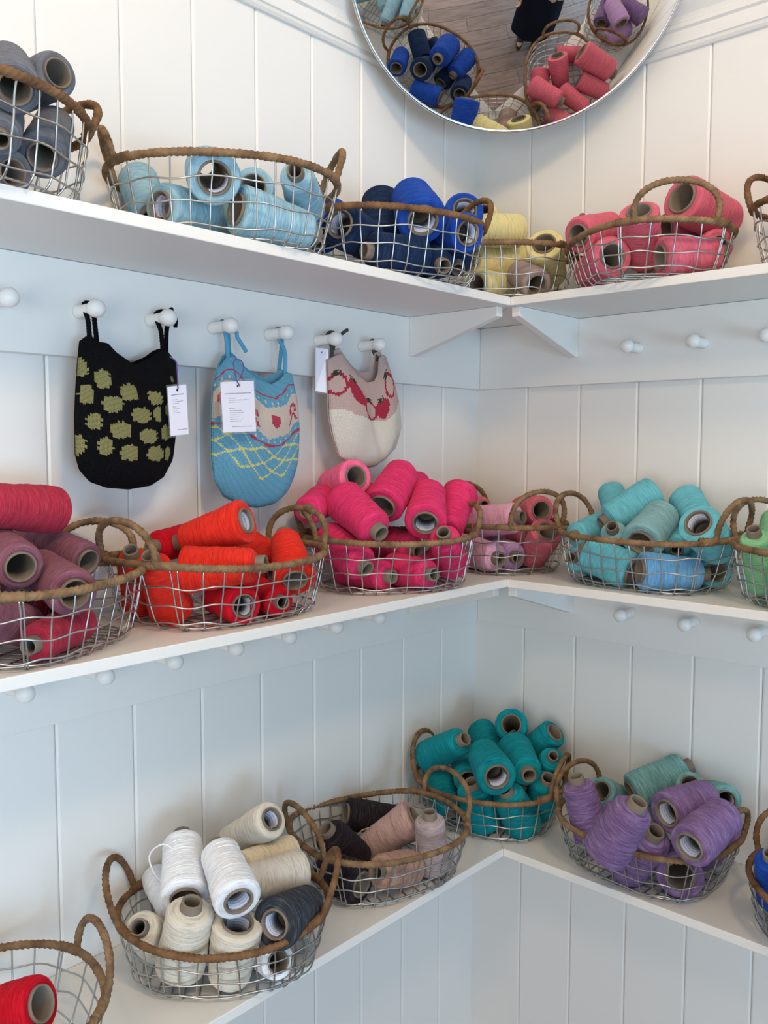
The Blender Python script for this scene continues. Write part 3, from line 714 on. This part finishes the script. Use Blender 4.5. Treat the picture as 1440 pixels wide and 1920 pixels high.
    for t in np.linspace(0, 2*PI, 97)[:-1]:
        qx, qy = wall(t, .01); ring.append((qx*.98, qy*.98, wr_*3+.0004*math.sin(9*t)))
    v, f = tube(ring, wr_*1.15, 6, True); obj('base_wire', mesh('wire', v, f), steel, root)
    return root
for k in BASKETS: basket(k)

# ------------------------------------------------------------------ yarn cones
# unit shapes: axis z from the wide end (0) to the narrow end (1), radius 1; scaled per cone
YL = .12
def yarn_shape(kind, seed):
    rng = np.random.RandomState(seed); nz_, k = 250, 36
    rw, rn = {0: (1.08, .88), 1: (1.16, .80), 2: (1.03, .95)}[kind]
    prof = []
    R0 = .033
    z = np.linspace(0, 1, nz_); base = rw+(rn-rw)*z
    e = .055; base = base*np.where(z < e, .90+.10*np.sqrt(np.clip(1-(1-z/e)**2, 0, 1)), 1)*np.where(z > 1-e*1.6, .80+.20*np.sqrt(np.clip(1-((z-1+e*1.6)/(e*1.6))**2, 0, 1)), 1)
    base *= 1+.012*np.sin(z*9+seed)+.008*np.sin(z*23+seed*2)
    ang = np.arange(k)*2*PI/k
    turns = 27
    ph = rng.rand()*6
    lump = np.interp(z*60, np.arange(61), rng.normal(0, 1, 61))
    wav = 2.2*np.sin(ang[None]+ph+9*z[:, None])+1.1*np.sin(2*ang[None]+ph*2-14*z[:, None])
    p1 = np.abs(np.sin(PI*46*z[:, None]+.5*ang[None]+wav)); p2 = np.abs(np.sin(PI*39*z[:, None]-.5*ang[None]-wav*.8+ph))
    R = base[:, None]*(1-.028+.028*np.maximum(p1, p2*.92)**.7+.006*lump[:, None]*np.sin(ang[None]+ph*3)+.004*rng.normal(0, 1, (nz_, k)))
    V = [np.stack([R*np.cos(ang), R*np.sin(ang), np.repeat(z[:, None], k, 1)], -1).reshape(-1, 3)]
    rings = nz_
    def ring(r, zz):
        V.append(np.stack([r*np.cos(ang), r*np.sin(ang), np.full(k, zz)], -1))
    # faces: end annuli (to the tube), slightly dished with rings of thread
    F = []
    for i in range(nz_-1):
        a, b_ = i*k, (i+1)*k
        F += [(a+j, a+(j+1) % k, b_+(j+1) % k, b_+j) for j in range(k)]
    n0 = nz_
    cr_w, cr_n = .64, .42
    steps = 7
    for s in range(1, steps+1):   # wide end
        t = s/steps; r = rw*.90*(1-t)+cr_w*t; V.append(np.stack([r*np.cos(ang), r*np.sin(ang), np.full(k, -.012*math.sin(t*PI)+.006*math.sin(s*2.6))], -1))
    last = 0; cur = n0
    for s in range(steps):
        a, b_ = (last)*k, (cur)*k
        F += [(a+(j+1) % k, a+j, b_+j, b_+(j+1) % k) for j in range(k)]
        last = cur; cur += 1
    last = nz_-1
    for s in range(1, steps+1):
        t = s/steps; r = rn*.80*(1-t)+cr_n*t; V.append(np.stack([r*np.cos(ang), r*np.sin(ang), np.full(k, 1+.035*math.sin(t*PI/2)+.006*math.sin(s*2.4))], -1))
    for s in range(steps):
        a, b_ = last*k, cur*k
        F += [(a+j, a+(j+1) % k, b_+(j+1) % k, b_+j) for j in range(k)]
        last = cur; cur += 1
    V = np.concatenate(V); V[:, :2] *= R0; V[:, 2] *= YL
    return mesh('yarn', V, F)
R0 = .033
yarn_shapes = [yarn_shape(k, 11+3*k+s) for k in (0, 1, 2) for s in (0, 1)]
# cardboard tube, tapering, standing proud of the yarn at both ends
cp = [(.66, -.035), (.665, .0), (.45, 1.0), (.425, 1.15), (.40, 1.165), (.34, 1.165), (.315, 1.15), (.34, 1.0), (.56, .0), (.575, -.035), (.62, -.045)]
v, f = lathe([(r*R0, z*YL) for r, z in cp], 32)
core_me = mesh('tube', v, [q[::-1] for q in f]); core_me.materials.append(card)
import bmesh as _b
bm_ = _b.new(); bm_.from_mesh(core_me); _b.ops.recalc_face_normals(bm_, faces=bm_.faces); bm_.to_mesh(core_me); bm_.free()
# paper label curled inside the wide end of the tube
V, F, UV = [], [], []
na = 14
for i in range(2):
    for j in range(na+1):
        an = -.2+2.2*j/na; zz = .02+.30*i; r = (.552-.215*zz)*R0
        V.append((r*math.cos(an), r*math.sin(an), zz*YL)); UV.append((j/na, 1-i))
for i in range(1):
    F += [(j, j+1, na+2+j, na+1+j) for j in range(na)]
nv = len(V); V2 = [(x*.975, y*.975, z+.0) for x, y, z in V]; V += V2
F += [tuple(nv+q for q in f_)[::-1] for f_ in F]
F += [(j, j+nv, j+1+nv, j+1) for j in range(na)]+[(na+1+j, na+2+j, na+2+j+nv, na+1+j+nv) for j in range(na)]
label_me = mesh('label', V, F); uvl = label_me.uv_layers.new(name='UVMap')
for lp in label_me.loops: uvl.data[lp.index].uv = UV[lp.vertex_index % nv]
label_me.materials.append(label_m)

CN = {'slate': 'slate grey', 'sky': 'light blue', 'navy': 'navy blue', 'cobalt': 'cobalt blue', 'yellow': 'pale yellow', 'mauvegrey': 'mauve grey', 'rose': 'rose pink',
 'dustyrose': 'dusty rose', 'raspberry': 'raspberry', 'mauve': 'mauve', 'poppy': 'poppy red', 'scarlet': 'deep scarlet', 'bubblegum': 'bubblegum pink', 'hotpink': 'hot pink',
 'palepink': 'pale pink', 'lilac': 'lilac', 'aqua': 'turquoise', 'greyaqua': 'greyish aqua', 'babyblue': 'baby blue', 'mint': 'mint green', 'crimson': 'fuzzy crimson', 'cream': 'cream',
 'vanilla': 'vanilla', 'oatmeal': 'oatmeal', 'white': 'white', 'charcoal': 'charcoal', 'espresso': 'dark brown', 'blush': 'blush', 'taupe': 'taupe', 'tan': 'tan', 'teal': 'teal',
 'violet': 'violet', 'eucalyptus': 'grey green'}
PLACE = {'T1': ('grey basket', 'corner'), 'T2': ('light blue basket', 'corner'), 'T3': ('blue basket', 'corner'), 'T4': ('yellow basket', 'blue basket'), 'T5': ('rose basket', 'corner'),
 'T6': ('lilac basket', 'corner'), 'M1': ('mauve basket', 'corner'), 'M2': ('red basket', 'corner'), 'M3': ('hot pink basket', 'corner'), 'M4': ('pale pink basket', 'hot pink basket'),
 'M5': ('turquoise basket', 'corner'), 'M6': ('mint basket', 'corner'), 'B1': ('near-empty basket', 'corner'), 'B2': ('white basket', 'corner'), 'B3': ('brown basket', 'corner'),
 'B4': ('teal basket', 'brown basket'), 'B5': ('violet basket', 'corner'), 'B6': ('deep blue basket', 'corner')}
ORD = ['first', 'second', 'third', 'fourth', 'fifth', 'sixth', 'seventh', 'eighth', 'ninth', 'tenth', 'eleventh']
right = Vector(CAM_ROWS[0]); camv = Vector(CAM_LOC)
cone_at = {}
for key, cones in CONES.items():
    place, frm = PLACE[key]; zs = {'T': Z_TOP, 'M': Z_MID, 'B': Z_LOW}[key[0]]; hb = BASKETS[key][5]
    info = []
    for i, (col, P, Q, r, lab) in enumerate(cones):
        P, Q = Vector(P), Vector(Q); mid = (P+Q)/2
        ax = (Q-P).normalized(); view = (camv-mid).normalized(); d = ax.dot(view)
        face = 'wide end forward' if d < -.45 else 'narrow end forward' if d > .45 else 'lying sideways' if abs(ax.z) < .6 else 'standing upright'
        layer = 'upper' if mid.z > zs+hb*.8 else 'lower'
        info.append([col, layer, face, (mid-camv).dot(right)/(camv-mid).length, i])
    toR = key in ('T1', 'T2', 'T3', 'M1', 'M2', 'M3', 'B1', 'B2', 'B3')
    cnt = {}
    for q_ in info: cnt.setdefault((q_[0], q_[1]), []).append(q_)
    labels = {}
    for (col, layer), qs in cnt.items():
        qs.sort(key=lambda t: -t[3] if toR else t[3])
        for n_, q_ in enumerate(qs):
            same_col = sum(1 for t in info if t[0] == col)
            if same_col == 1: labels[q_[4]] = f"only {CN[col]} yarn cone in the {place}, {q_[2]}" if len(info) > 1 else f"{CN[col]} yarn cone in the {place}, {q_[2]}"
            elif len(qs) == 1: labels[q_[4]] = f"{layer} {CN[col]} yarn cone, {q_[2]}, in the {place}"
            else: labels[q_[4]] = f"{layer} {CN[col]} yarn cone, {q_[2]}, {ORD[n_]} from {frm}, in {place}"
    for k_ in labels:
        if len(labels[k_].split()) > 16: labels[k_] = labels[k_].replace(', '+info[k_][2], '')
    for i, (col, P, Q, r, lab) in enumerate(cones):
        P, Q = Vector(P), Vector(Q); L = (Q-P).length
        root = empty('yarn_cone', P)
        root.rotation_mode = 'QUATERNION'
        qt = (Q-P).to_track_quat('Z', 'Y'); root.rotation_quaternion = qt
        sc = r/R0; zsc = L*.93/YL
        root.scale = (sc, sc, zsc)
        root.location = P+(Q-P)*.02
        tag(root, labels[i], 'yarn cone', f'yarn cones in the {place}')
        kind = 1 if col in ('poppy', 'blush', 'charcoal') else random.choice([0, 0, 2])
        me = yarn_shapes[kind*2+random.randint(0, 1)]
        if not me.materials: me.materials.append(yarn_ms[col])
        o = obj('yarn', me, yarn_ms[col], root); o.rotation_euler = (0, 0, random.random()*6)
        c_ = obj('cardboard_tube', core_me, card, root)
        if lab:
            lb = obj('paper_label', label_me, label_m, c_)
            # turn the label to the side of the bore that the shop visitor sees
            inv = qt.inverted(); vd = inv @ (camv-P); lb.rotation_euler = (0, 0, math.atan2(-vd.y, -vd.x)-.9)
        cone_at[(key, i)] = root
# loose ends of yarn
def thread(key, i, pts, r=.0009):
    root = cone_at[(key, i)]
    bpy.context.view_layer.update()
    v, f = tube(resample(spline(pts, 10), .003), r, 6)
    inv = root.matrix_world.inverted()
    v = np.array([tuple(inv @ Vector(q_)) for q_ in v])
    obj('loose_thread', mesh('thread', v, f), yarn_ms[CONES[key][i][0]], root)

def front(key, i, d=.0):   # a point on the cone's own axis
    P, Q = Vector(CONES[key][i][1]), Vector(CONES[key][i][2]); return P*(1-d)+Q*d
def drape(key, i, t, drop, side=1, out=.0, r=.0009):
    P = front(key, i, t); rad = CONES[key][i][3]; tow = (camv-P).normalized(); rt_ = right*side
    a = P+rt_*rad*.9+tow*rad*.6+Vector((0, 0, rad*.2))
    pts = [P+Vector((0, 0, rad*1.05)), P+rt_*rad*.7+tow*rad*.5+Vector((0, 0, rad*.75)), a, a+tow*(.004+out)-Vector((0, 0, drop*.5)), a+tow*(.007+out)+rt_*.004-Vector((0, 0, drop))]
    thread(key, i, pts, r)
drape('M3', 5, .3, .075, 1, .004); drape('B3', 1, .8, .035, -1, .002, .0011); drape('B3', 2, .5, .085, -1, .004, .0011); drape('M2', 7, .3, .03, 1)
drape('T5', 2, .3, .03, 1)
P = front('B2', 3, .75); rad = CONES['B2'][3][3]; tow = (camv-P).normalized()
thread('B2', 3, [P-right*rad*.2+tow*rad, P-right*rad*.9+tow*rad*.9+Vector((0, 0, .012)), P-right*(rad+.016)+tow*rad*.7+Vector((0, 0, -.004)), P-right*(rad+.010)+tow*rad*.8-Vector((0, 0, .03)), P-right*rad*.75+tow*rad*.9-Vector((0, 0, .05))], .0013)
# ------------------------------------------------------------------ knitted pouches
def knit_mat(name):
    m = mat(name, (.5, .5, .5), .9, 0, .15); n, l, b = nodes(m)
    at = n.new('ShaderNodeAttribute'); at.attribute_name = 'knit'
    uvn = n.new('ShaderNodeUVMap'); sep = n.new('ShaderNodeSeparateXYZ'); l.new(uvn.outputs[0], sep.inputs[0])
    u, v = sep.outputs[0], sep.outputs[1]
    fu = mth(n, l, 'ABSOLUTE', mth(n, l, 'SUBTRACT', mth(n, l, 'FRACT', u), .5))
    vv = mth(n, l, 'ADD', v, mth(n, l, 'MULTIPLY', fu, 1.2))
    rows = mth(n, l, 'ABSOLUTE', mth(n, l, 'SINE', mth(n, l, 'MULTIPLY', vv, PI)))
    cols = mth(n, l, 'ABSOLUTE', mth(n, l, 'SINE', mth(n, l, 'MULTIPLY', u, PI*2)))
    h = mth(n, l, 'MULTIPLY', mth(n, l, 'POWER', rows, .6), mth(n, l, 'POWER', cols, .5))
    bu = n.new('ShaderNodeBump'); bu.inputs['Strength'].default_value = .8; bu.inputs['Distance'].default_value = .0016
    l.new(h, bu.inputs['Height']); l.new(bu.outputs[0], b.inputs['Normal'])
    dk = n.new('ShaderNodeMix'); dk.data_type = 'RGBA'; dk.blend_type = 'MULTIPLY'; dk.inputs[7].default_value = (.78, .78, .78, 1)
    l.new(mth(n, l, 'SUBTRACT', 1, h), dk.inputs[0]); l.new(at.outputs['Color'], dk.inputs[6]); l.new(dk.outputs[2], b.inputs['Base Color'])
    return m
def poly_at(P, t):
    P = np.asarray(P, float); s = np.concatenate([[0], np.cumsum(np.linalg.norm(np.diff(P, axis=0), axis=1))]); s /= s[-1]
    return np.stack([np.interp(t, s, P[:, 0]), np.interp(t, s, P[:, 1])], -1)
def pouch(key, label, cols, rows, paintf, strapcol, y0=-.055, bulge=.026, fold=None):
    D = BAGS[key]; root = empty('knitted_pouch', (0, 0, 0)); tag(root, label, 'pouch')
    m = knit_mat('knit_'+key)
    def grid(back):
        T = np.array(D['T']).copy()
        if back:
            mid = np.sin(np.linspace(0, PI, len(T))); T[:, 1] += D['back']*mid
        u = np.linspace(0, 1, cols+1); v = np.linspace(0, 1, rows+1)
        t, bt, lf, rt = poly_at(T, u), poly_at(D['B'], u), poly_at(D['L'], v), poly_at(D['R'], v)
        c00, c10, c01, c11 = t[0], t[-1], bt[0], bt[-1]
        G = np.zeros((rows+1, cols+1, 3))
        for i, vv in enumerate(v):
            p = (1-vv)*t+vv*bt+np.outer(1-u, lf[i])+np.outer(u, rt[i])-((1-u)[:, None]*(1-vv)*c00+u[:, None]*(1-vv)*c10+(1-u)[:, None]*vv*c01+u[:, None]*vv*c11)
            # full round side sections, flat mouth
            prof = (np.clip(1-(2*u-1)**2, 0, 1))**.55*min(1, .30+2.2*vv)*(np.clip(1-vv**5, 0, 1)**.5)
            G[i, :, 0] = p[:, 0]; G[i, :, 2] = p[:, 1]
            if back: G[i, :, 1] = y0+.012*prof
            else: G[i, :, 1] = y0-bulge*prof+(fold(u, vv)*prof if fold is not None else 0)
        return G
    for back in (False, True):
        G = grid(back); V = G.reshape(-1, 3); F = []
        for i in range(rows):
            for j in range(cols):
                a = i*(cols+1)+j; q_ = (a, a+cols+1, a+cols+2, a+1)
                F.append(q_ if not back else q_[::-1])
        me = mesh('panel', V, F); at = me.attributes.new('knit', 'FLOAT_COLOR', 'CORNER'); uvl = me.uv_layers.new(name='UVMap')
        for pi_, p in enumerate(me.polygons):
            i, j = divmod(pi_, cols); c = G[i:i+2, j:j+2].mean((0, 1))
            col = lin(paintf(j, i, (j+.5)/cols, (i+.5)/rows, c[0], c[2], back))
            for li, (du, dv) in zip(p.loop_indices, ((0, 0), (0, 1), (1, 1), (1, 0)) if not back else ((1, 0), (1, 1), (0, 1), (0, 0))):
                at.data[li].color = col; uvl.data[li].uv = (j+du, -(i+dv))
        o = obj('front_knit' if not back else 'back_knit', me, m, root)
        sm = o.modifiers.new('thick', 'SOLIDIFY'); sm.thickness = .0022; sm.offset = 1 if back else 1
    sm_ = mat('strap_'+key, strapcol, .9, 0, .1)
    for s in D['straps']:
        n_ = len(s); pts = []
        for k, (x, z) in enumerate(s):
            t = k/(n_-1); pts.append((x, y0+.016-.004*math.cos(t*PI*2)+(-.012 if t < .2 else (.006 if t > .8 else 0)), z))
        sp = resample(spline(pts, 8), .0012)
        v, f = tube(sp, .0033, 7, rfun=lambda s_, a: 1+.10*np.sin(2*PI*s_/.0042+2*a)); obj('strap', mesh('strap', v, f), sm_, root)
    for s in D['tails']:
        pts = [(x, y0-.006, z) for x, z in s]
        if len(pts) < 3: pts = [pts[0], tuple((np.array(pts[0])+np.array(pts[1]))/2), pts[1]]
        v, f = tube(resample(spline(pts, 8), .0012), .003, 7, rfun=lambda s_, a: 1+.10*np.sin(2*PI*s_/.0042+2*a)); obj('strap_end', mesh('strap', v, f), sm_, root)
    return root
def black_paint(c, r, u, v, x, z, back):
    if not back:
        for i, (sx, sz, sw, sh) in enumerate(SPOTS):
            dx, dz = abs(x-sx)/sw, abs(z-sz)/sh
            j = .10*math.sin(c*2.3+i)+.10*math.sin(r*1.9+c)
            if dx**2.6+dz**2.6 < 1+j*1.6: return (154, 152, 102) if (c+r) % 3 else (140, 138, 90)
    return (9, 10, 16)
def blue_paint(c, r, u, v, x, z, back):
    sky, cream, red, yel = (118, 188, 222), (234, 222, 212), (204, 76, 104), (238, 234, 160)
    if back: return sky
    w_ = v+.012*math.sin(u*9)
    if abs(w_-.115) < .008 or abs(w_-.50) < .008: return red
    if .155 < w_ < .175 and c % 4 == 0: return cream
    if .465 < w_ < .482 and c % 4 == 0: return cream
    lo = .185+.03*abs(((c % 14)/7)-1); hi = .455-.03*abs((((c+7) % 14)/7)-1)
    if lo < w_ < hi:
        # hearts and bows
        k = (c+2) % 14; dx = (k-6.5)/3.6; dz = (w_-.325)/.062
        if (c+2)//14 % 2 == 0:
            if (dx*dx+dz*dz-.55)**3-dx*dx*(-dz)**3*1.6 < 0: return red
        else:
            if abs(math.hypot(dx, dz+.3)-.62) < .2 and dz < .2: return red
            if dz > .1 and abs(abs(dx)-dz*.7) < .25 and dz < 1.2: return red
        return cream
    if .52 < w_ < .775:
        P = 13; yy = (w_-.52)*len_rows*1.25
        a1, a2 = (c+yy) % P, (c-yy) % P
        n1, n2 = min(a1, P-a1), min(a2, P-a2)
        if n1 < 1.3 and n2 < 1.3: return (240, 236, 110)
        if n1 < .75 or n2 < .75: return yel
    return sky if (c*7+r*3) % 5 else (106, 178, 216)
len_rows = 84
def pink_paint(c, r, u, v, x, z, back):
    pink, cream, red, green = (222, 194, 188), (248, 243, 232), (190, 58, 80), (66, 72, 60)
    if back: return pink
    if v > .475+.03*math.sin(u*9)+.02*abs(((c % 10)/5)-1): return cream
    for i, (cu, cv, solid) in enumerate(((.07, .26, 0), (.27, .28, 1), (.45, .36, 0), (.63, .34, 1), (.84, .26, 0))):
        dx, dz = (u-cu)/.105, (v-cv)/.105
        rr_ = math.hypot(dx, dz*(1.0 if dz < 0 else .9))*(1+.25*max(0, dz)*abs(dx))
        if dz < -.75 and dz > -1.25 and abs(dx) < .5 and ((c+r) % 2 == 0 or abs(dx) < .2): return green
        if (solid and rr_ < .95) or (not solid and .74 < rr_ < 1.02): return red
    return pink
pouch('black', 'black knitted pouch with olive green spots hanging from two pegs', 56, 84, black_paint, (12, 13, 19))
pouch('blue', 'blue knitted pouch with yellow lattice and red hearts hanging from pegs', 56, 84, blue_paint, (92, 160, 196),
      fold=lambda u, v: .005*np.sin(u*7+v*5))
pouch('pink', 'cream and pink knitted pouch with strawberry pattern hanging nearest the corner', 48, 76, pink_paint, (74, 76, 68),
      bulge=.024, fold=lambda u, v: .010*np.exp(-((u-.38-.25*v)/.06)**2)*v+.004*np.sin(u*11+v*4))

# swing tags
tag_m = mat('laminated_card', (226, 228, 244), .25, 0, .6); inkm = mat('tag_print', (120, 116, 140), .6); cordm = mat('purple_cord', (104, 84, 150), .8); hole_m = mat('tag_hole', (30, 30, 36), .6)
film_m = mat('lamination_film', (236, 238, 240), .08, 0, .8); nodes(film_m)[2].inputs['Transmission Weight'].default_value = .9; nodes(film_m)[2].inputs['IOR'].default_value = 1.1
def swing_tag(quad, y, tilt, label, cord, rowspec, dy=.0):
    """quad: bottom left, bottom right, top right, top left (x, z)"""
    root = empty('swing_tag', (0, 0, 0)); tag(root, label, 'tag')
    bl, br, tr, tl = [np.array(q_) for q_ in quad]
    def P(u, v, d=0): 
        q_ = bl*(1-u)*(1-v)+br*u*(1-v)+tr*u*v+tl*(1-u)*v
        return (q_[0], y+dy*u-d, q_[1])
    def slab(u0, u1, v0, v1, d0, d1):
        V = [P(u, v, d) for d in (d0, d1) for (u, v) in ((u0, v0), (u1, v0), (u1, v1), (u0, v1))]
        return np.array(V), [(3, 2, 1, 0), (4, 5, 6, 7), (0, 1, 5, 4), (1, 2, 6, 5), (2, 3, 7, 6), (3, 0, 4, 7)]
    v, f = slab(.05, .95, .035, .965, -.0004, .0004); obj('card', mesh('card', v, f, False), tag_m, root)
    v, f = slab(0, 1, 0, 1, -.00055, -.00045); obj('film_edge', mesh('film', v, f, False), film_m, root)
    # print: short broken strokes standing for lines too small to read
    parts = []; rng = np.random.RandomState(4)
    for (v0, u0, u1, hgt) in rowspec:
        u = u0
        while u < u1:
            wd = rng.uniform(.012, .03); parts.append(slab(u, min(u1, u+wd), v0, v0+hgt*rng.uniform(.7, 1), .0004, .00052)); u += wd+rng.uniform(.006, .016)
    v, f = join(parts); o = obj('print', mesh('print', v, f, False), inkm, root); o['kind'] = 'stuff'
    c = np.array(P(.5, .88, .0005)); ang = np.linspace(0, 2*PI, 17)[:-1]; r_ = .0016
    V = [(c[0]+r_*math.cos(a), c[1]-dd, c[2]+r_*math.sin(a)) for dd in (0, .0003) for a in ang]
    obj('punched_hole', mesh('hole', V, [tuple(range(16)), tuple(range(16, 32))[::-1]]+[(i, (i+1) % 16, (i+1) % 16+16, i+16) for i in range(16)], False), hole_m, root)
    if cord:
        pts = [(x, y-.002+(.006 if k == 0 else 0), z) for k, (x, z) in enumerate(cord)]
        v, f = tube(resample(spline(pts, 8), .0012), .0009, 6); obj('cord', mesh('cord', v, f), cordm, root)
    return root
rows_small = [(.79-.0, .2, .82, .02)]+[(z_, .25, e_, .012) for z_, e_ in ((.70, .5), (.665, .75), (.63, .55), (.57, .42), (.53, .6), (.49, .45), (.455, .55))]+[(.13, .4, .9, .016)]
swing_tag(TAG_BLACK, -.088, 0, 'narrow white swing tag on the black spotted pouch', CORD_BLACK, rows_small)
rows_big = [(.74, .14, .86, .018)]+[(z_, .25, e_, .012) for z_, e_ in ((.655, .45), (.62, .8), (.585, .55), (.47, .4), (.43, .6), (.39, .65), (.35, .5), (.31, .5), (.27, .6), (.23, .55))]+[(.13, .3, .85, .014)]
swing_tag(TAG_BLUE, -.100, 0, 'wide glossy white swing tag on the blue pouch', CORD_BLUE, rows_big)
swing_tag(TAG_PINK, -.036, 0, 'swing tag turned edge-on beside the strawberry pouch', None, [(z_, .3, .8, .012) for z_ in np.arange(.15, .8, .06)], dy=-.02)

# ------------------------------------------------------------------ the person seen only in the mirror
def grow(name, pts, edges_, radii, m, parent, sub=2, root=0):
    me = bpy.data.meshes.new(name); me.from_pydata([tuple(p) for p in pts], edges_, []); me.update()
    o = obj(name, me, m, parent)
    sk = o.modifiers.new('skin', 'SKIN'); sk.use_smooth_shade = True
    for i, r_ in enumerate(radii):
        d = me.skin_vertices[0].data[i]; d.radius = (r_, r_) if not isinstance(r_, tuple) else r_; d.use_root = (i == root)
    ss = o.modifiers.new('sub', 'SUBSURF'); ss.levels = sub; ss.render_levels = sub
    return o
skin_m = mat('skin', (206, 160, 134), .55); navy_m = mat('navy_wool_coat', (14, 18, 30), .9, 0, .15); hair_m = mat('dark_brown_hair', (52, 36, 28), .6)
shoe_m = mat('black_leather', (22, 20, 20), .35); gold_m = mat('gold', (220, 180, 90), .25, 1.0); eye_m = mat('dark_eye', (30, 22, 18), .3); lip_m = mat('lips', (176, 98, 92), .5)
person = empty('person', (-.86, -1.46, 0)); person.rotation_euler = (0, 0, math.radians(-35))   # local +y is forward
tag(person, 'person in a long navy coat, seen only in the round mirror', 'person')
J = [(0, 0, .92), (0, 0, 1.08), (0, 0, 1.24), (0, .0, 1.36), (0, .005, 1.42), (0, .012, 1.48), (0, .018, 1.56),   # 0-6 spine, neck, head
     (.085, 0, .88), (.09, .012, .48), (.09, -.008, .085), (.09, .06, .045), (.09, .13, .03),
     (-.085, 0, .88), (-.09, .012, .48), (-.09, -.008, .085), (-.09, .06, .045), (-.09, .13, .03),
     (.16, 0, 1.34), (.215, .0, 1.08), (.15, .17, .96), (.10, .22, .985),
     (-.16, 0, 1.34), (-.22, .0, 1.08), (-.20, .10, .86), (-.195, .13, .80), (0, .02, 1.62)]
E_ = [(0, 1), (1, 2), (2, 3), (3, 4), (4, 5), (5, 6), (6, 25), (0, 7), (7, 8), (8, 9), (9, 10), (10, 11), (0, 12), (12, 13), (13, 14), (14, 15), (15, 16),
      (3, 17), (17, 18), (18, 19), (19, 20), (3, 21), (21, 22), (22, 23), (23, 24)]
Rr = [(.135, .10), (.115, .09), (.13, .10), (.10, .085), .052, .062, (.078, .092), .085, .055, .036, .035, .026, .085, .055, .036, .035, .026,
      .052, .042, .026, .028, .052, .042, .026, .028, (.062, .075)]
grow('body', J, E_, Rr, skin_m, person)
# head details
def blob(name, c, r3, m, parent, k=16):
    v, f = lathe([(math.sin(a), -math.cos(a)) for a in np.linspace(0, PI, k)], k, False)
    return obj(name, mesh(name, v*np.array(r3)+np.array(c), f), m, parent)
blob('hair', (0, -.008, 1.605), (.088, .100, .095), hair_m, person); blob('hair_bun', (0, -.110, 1.58), (.042, .040, .042), hair_m, person)
for s in (-1, 1):
    blob('eye', (s*.031, .094, 1.575), (.011, .007, .007), eye_m, person, 10)
    blob('ear', (s*.082, .010, 1.565), (.010, .018, .028), skin_m, person, 10)
blob('nose', (0, .108, 1.55), (.012, .018, .022), skin_m, person, 10); blob('mouth', (0, .100, 1.515), (.024, .008, .008), lip_m, person, 10)
# hands: palm is the last joint of the arm, five separate curled fingers
def hand(w_, d, side, up):
    w_, d, side, up = map(Vector, (w_, d, side, up)); d.normalize(); side.normalize(); up.normalize()
    for k, (off, ln) in enumerate(((-.027, .062), (-.009, .072), (.009, .068), (.026, .054))):
        b_ = w_+side*off+d*.018; p = [b_, b_+d*ln*.45-up*.006, b_+d*ln*.75-up*.020, b_+d*ln*.9-up*.036]
        grow('finger', p, [(0, 1), (1, 2), (2, 3)], [.0095, .009, .008, .0065], skin_m, person, 1)
    b_ = w_-side*.026; grow('thumb', [b_, b_-side*.018+d*.022, b_-side*.020+d*.045-up*.010], [(0, 1), (1, 2)], [.011, .010, .0075], skin_m, person, 1)
hand(J[20], (-.7, .6, .25), (.2, .2, .95), (.6, .7, -.3)); hand(J[24], (0, .25, -1), (0, 1, .25), (1, 0, 0))
# coat: lofted rings from the collar to the hem
rings_ = [(1.445, .062, .066, .0), (1.425, .090, .085, 0), (1.40, .165, .105, 0), (1.36, .212, .118, 0), (1.29, .210, .122, .0), (1.20, .185, .118, .0), (1.05, .160, .112, 0), (.95, .175, .125, 0), (.80, .205, .150, 0), (.60, .225, .165, 0), (.42, .235, .175, 0), (.24, .24, .18, 0)]
V, F = [], []; kk = 48
for n_, (z, a, b_, dy_) in enumerate(rings_):
    fl = max(0, (1.0-z))*.05
    for j in range(kk):
        t = 2*PI*j/kk; m_ = 1+fl*math.sin(7*t+1); V.append((a*m_*math.cos(t), dy_+b_*m_*math.sin(t), z))
for i in range(len(rings_)-1):
    F += [(i*kk+j, (i+1)*kk+j, (i+1)*kk+(j+1) % kk, i*kk+(j+1) % kk) for j in range(kk)]
o = obj('coat', mesh('coat', V, F), navy_m, person); sm = o.modifiers.new('thick', 'SOLIDIFY'); sm.thickness = .006
ss = o.modifiers.new('sub', 'SUBSURF'); ss.levels = 1; ss.render_levels = 1
grow('sleeve', [(.15, 0, 1.345), (.218, 0, 1.08), (.165, .145, .965)], [(0, 1), (1, 2)], [.064, .054, .042], navy_m, person)
grow('sleeve', [(-.15, 0, 1.345), (-.223, 0, 1.08), (-.202, .090, .885)], [(0, 1), (1, 2)], [.064, .054, .042], navy_m, person)
for s in (-1, 1):
    grow('trouser_leg', [(s*.087, 0, .86), (s*.09, .012, .48), (s*.09, -.006, .10)], [(0, 1), (1, 2)], [.098, .070, .052], navy_m, person)
    v, f = lathe([(0, 0), (.050, .0), (.052, .02), (.046, .05), (.036, .085), (0, .09)], 20, False)
    v = v*np.array((.86, 1, 1)); v[:, 1] = np.where(v[:, 1] > 0, v[:, 1]*2.9*(1-.25*v[:, 2]/.09), v[:, 1])
    v[:, 2] = np.where(v[:, 1] > .05, v[:, 2]*(1-.5*np.clip((v[:, 1]-.05)/.1, 0, 1)), v[:, 2])
    obj('shoe', mesh('shoe', v+np.array((s*.09, .01, .001)), f), shoe_m, person)
v, f = tube([(.0335*math.cos(t), .0335*math.sin(t), 0) for t in np.linspace(0, 2*PI, 33)[:-1]], .004, 8, True)
o = obj('gold_bangle', mesh('bangle', v, f), gold_m, person); o.location = (.132, .19, .972); o.rotation_euler = (PI/2.2, 0, .6)
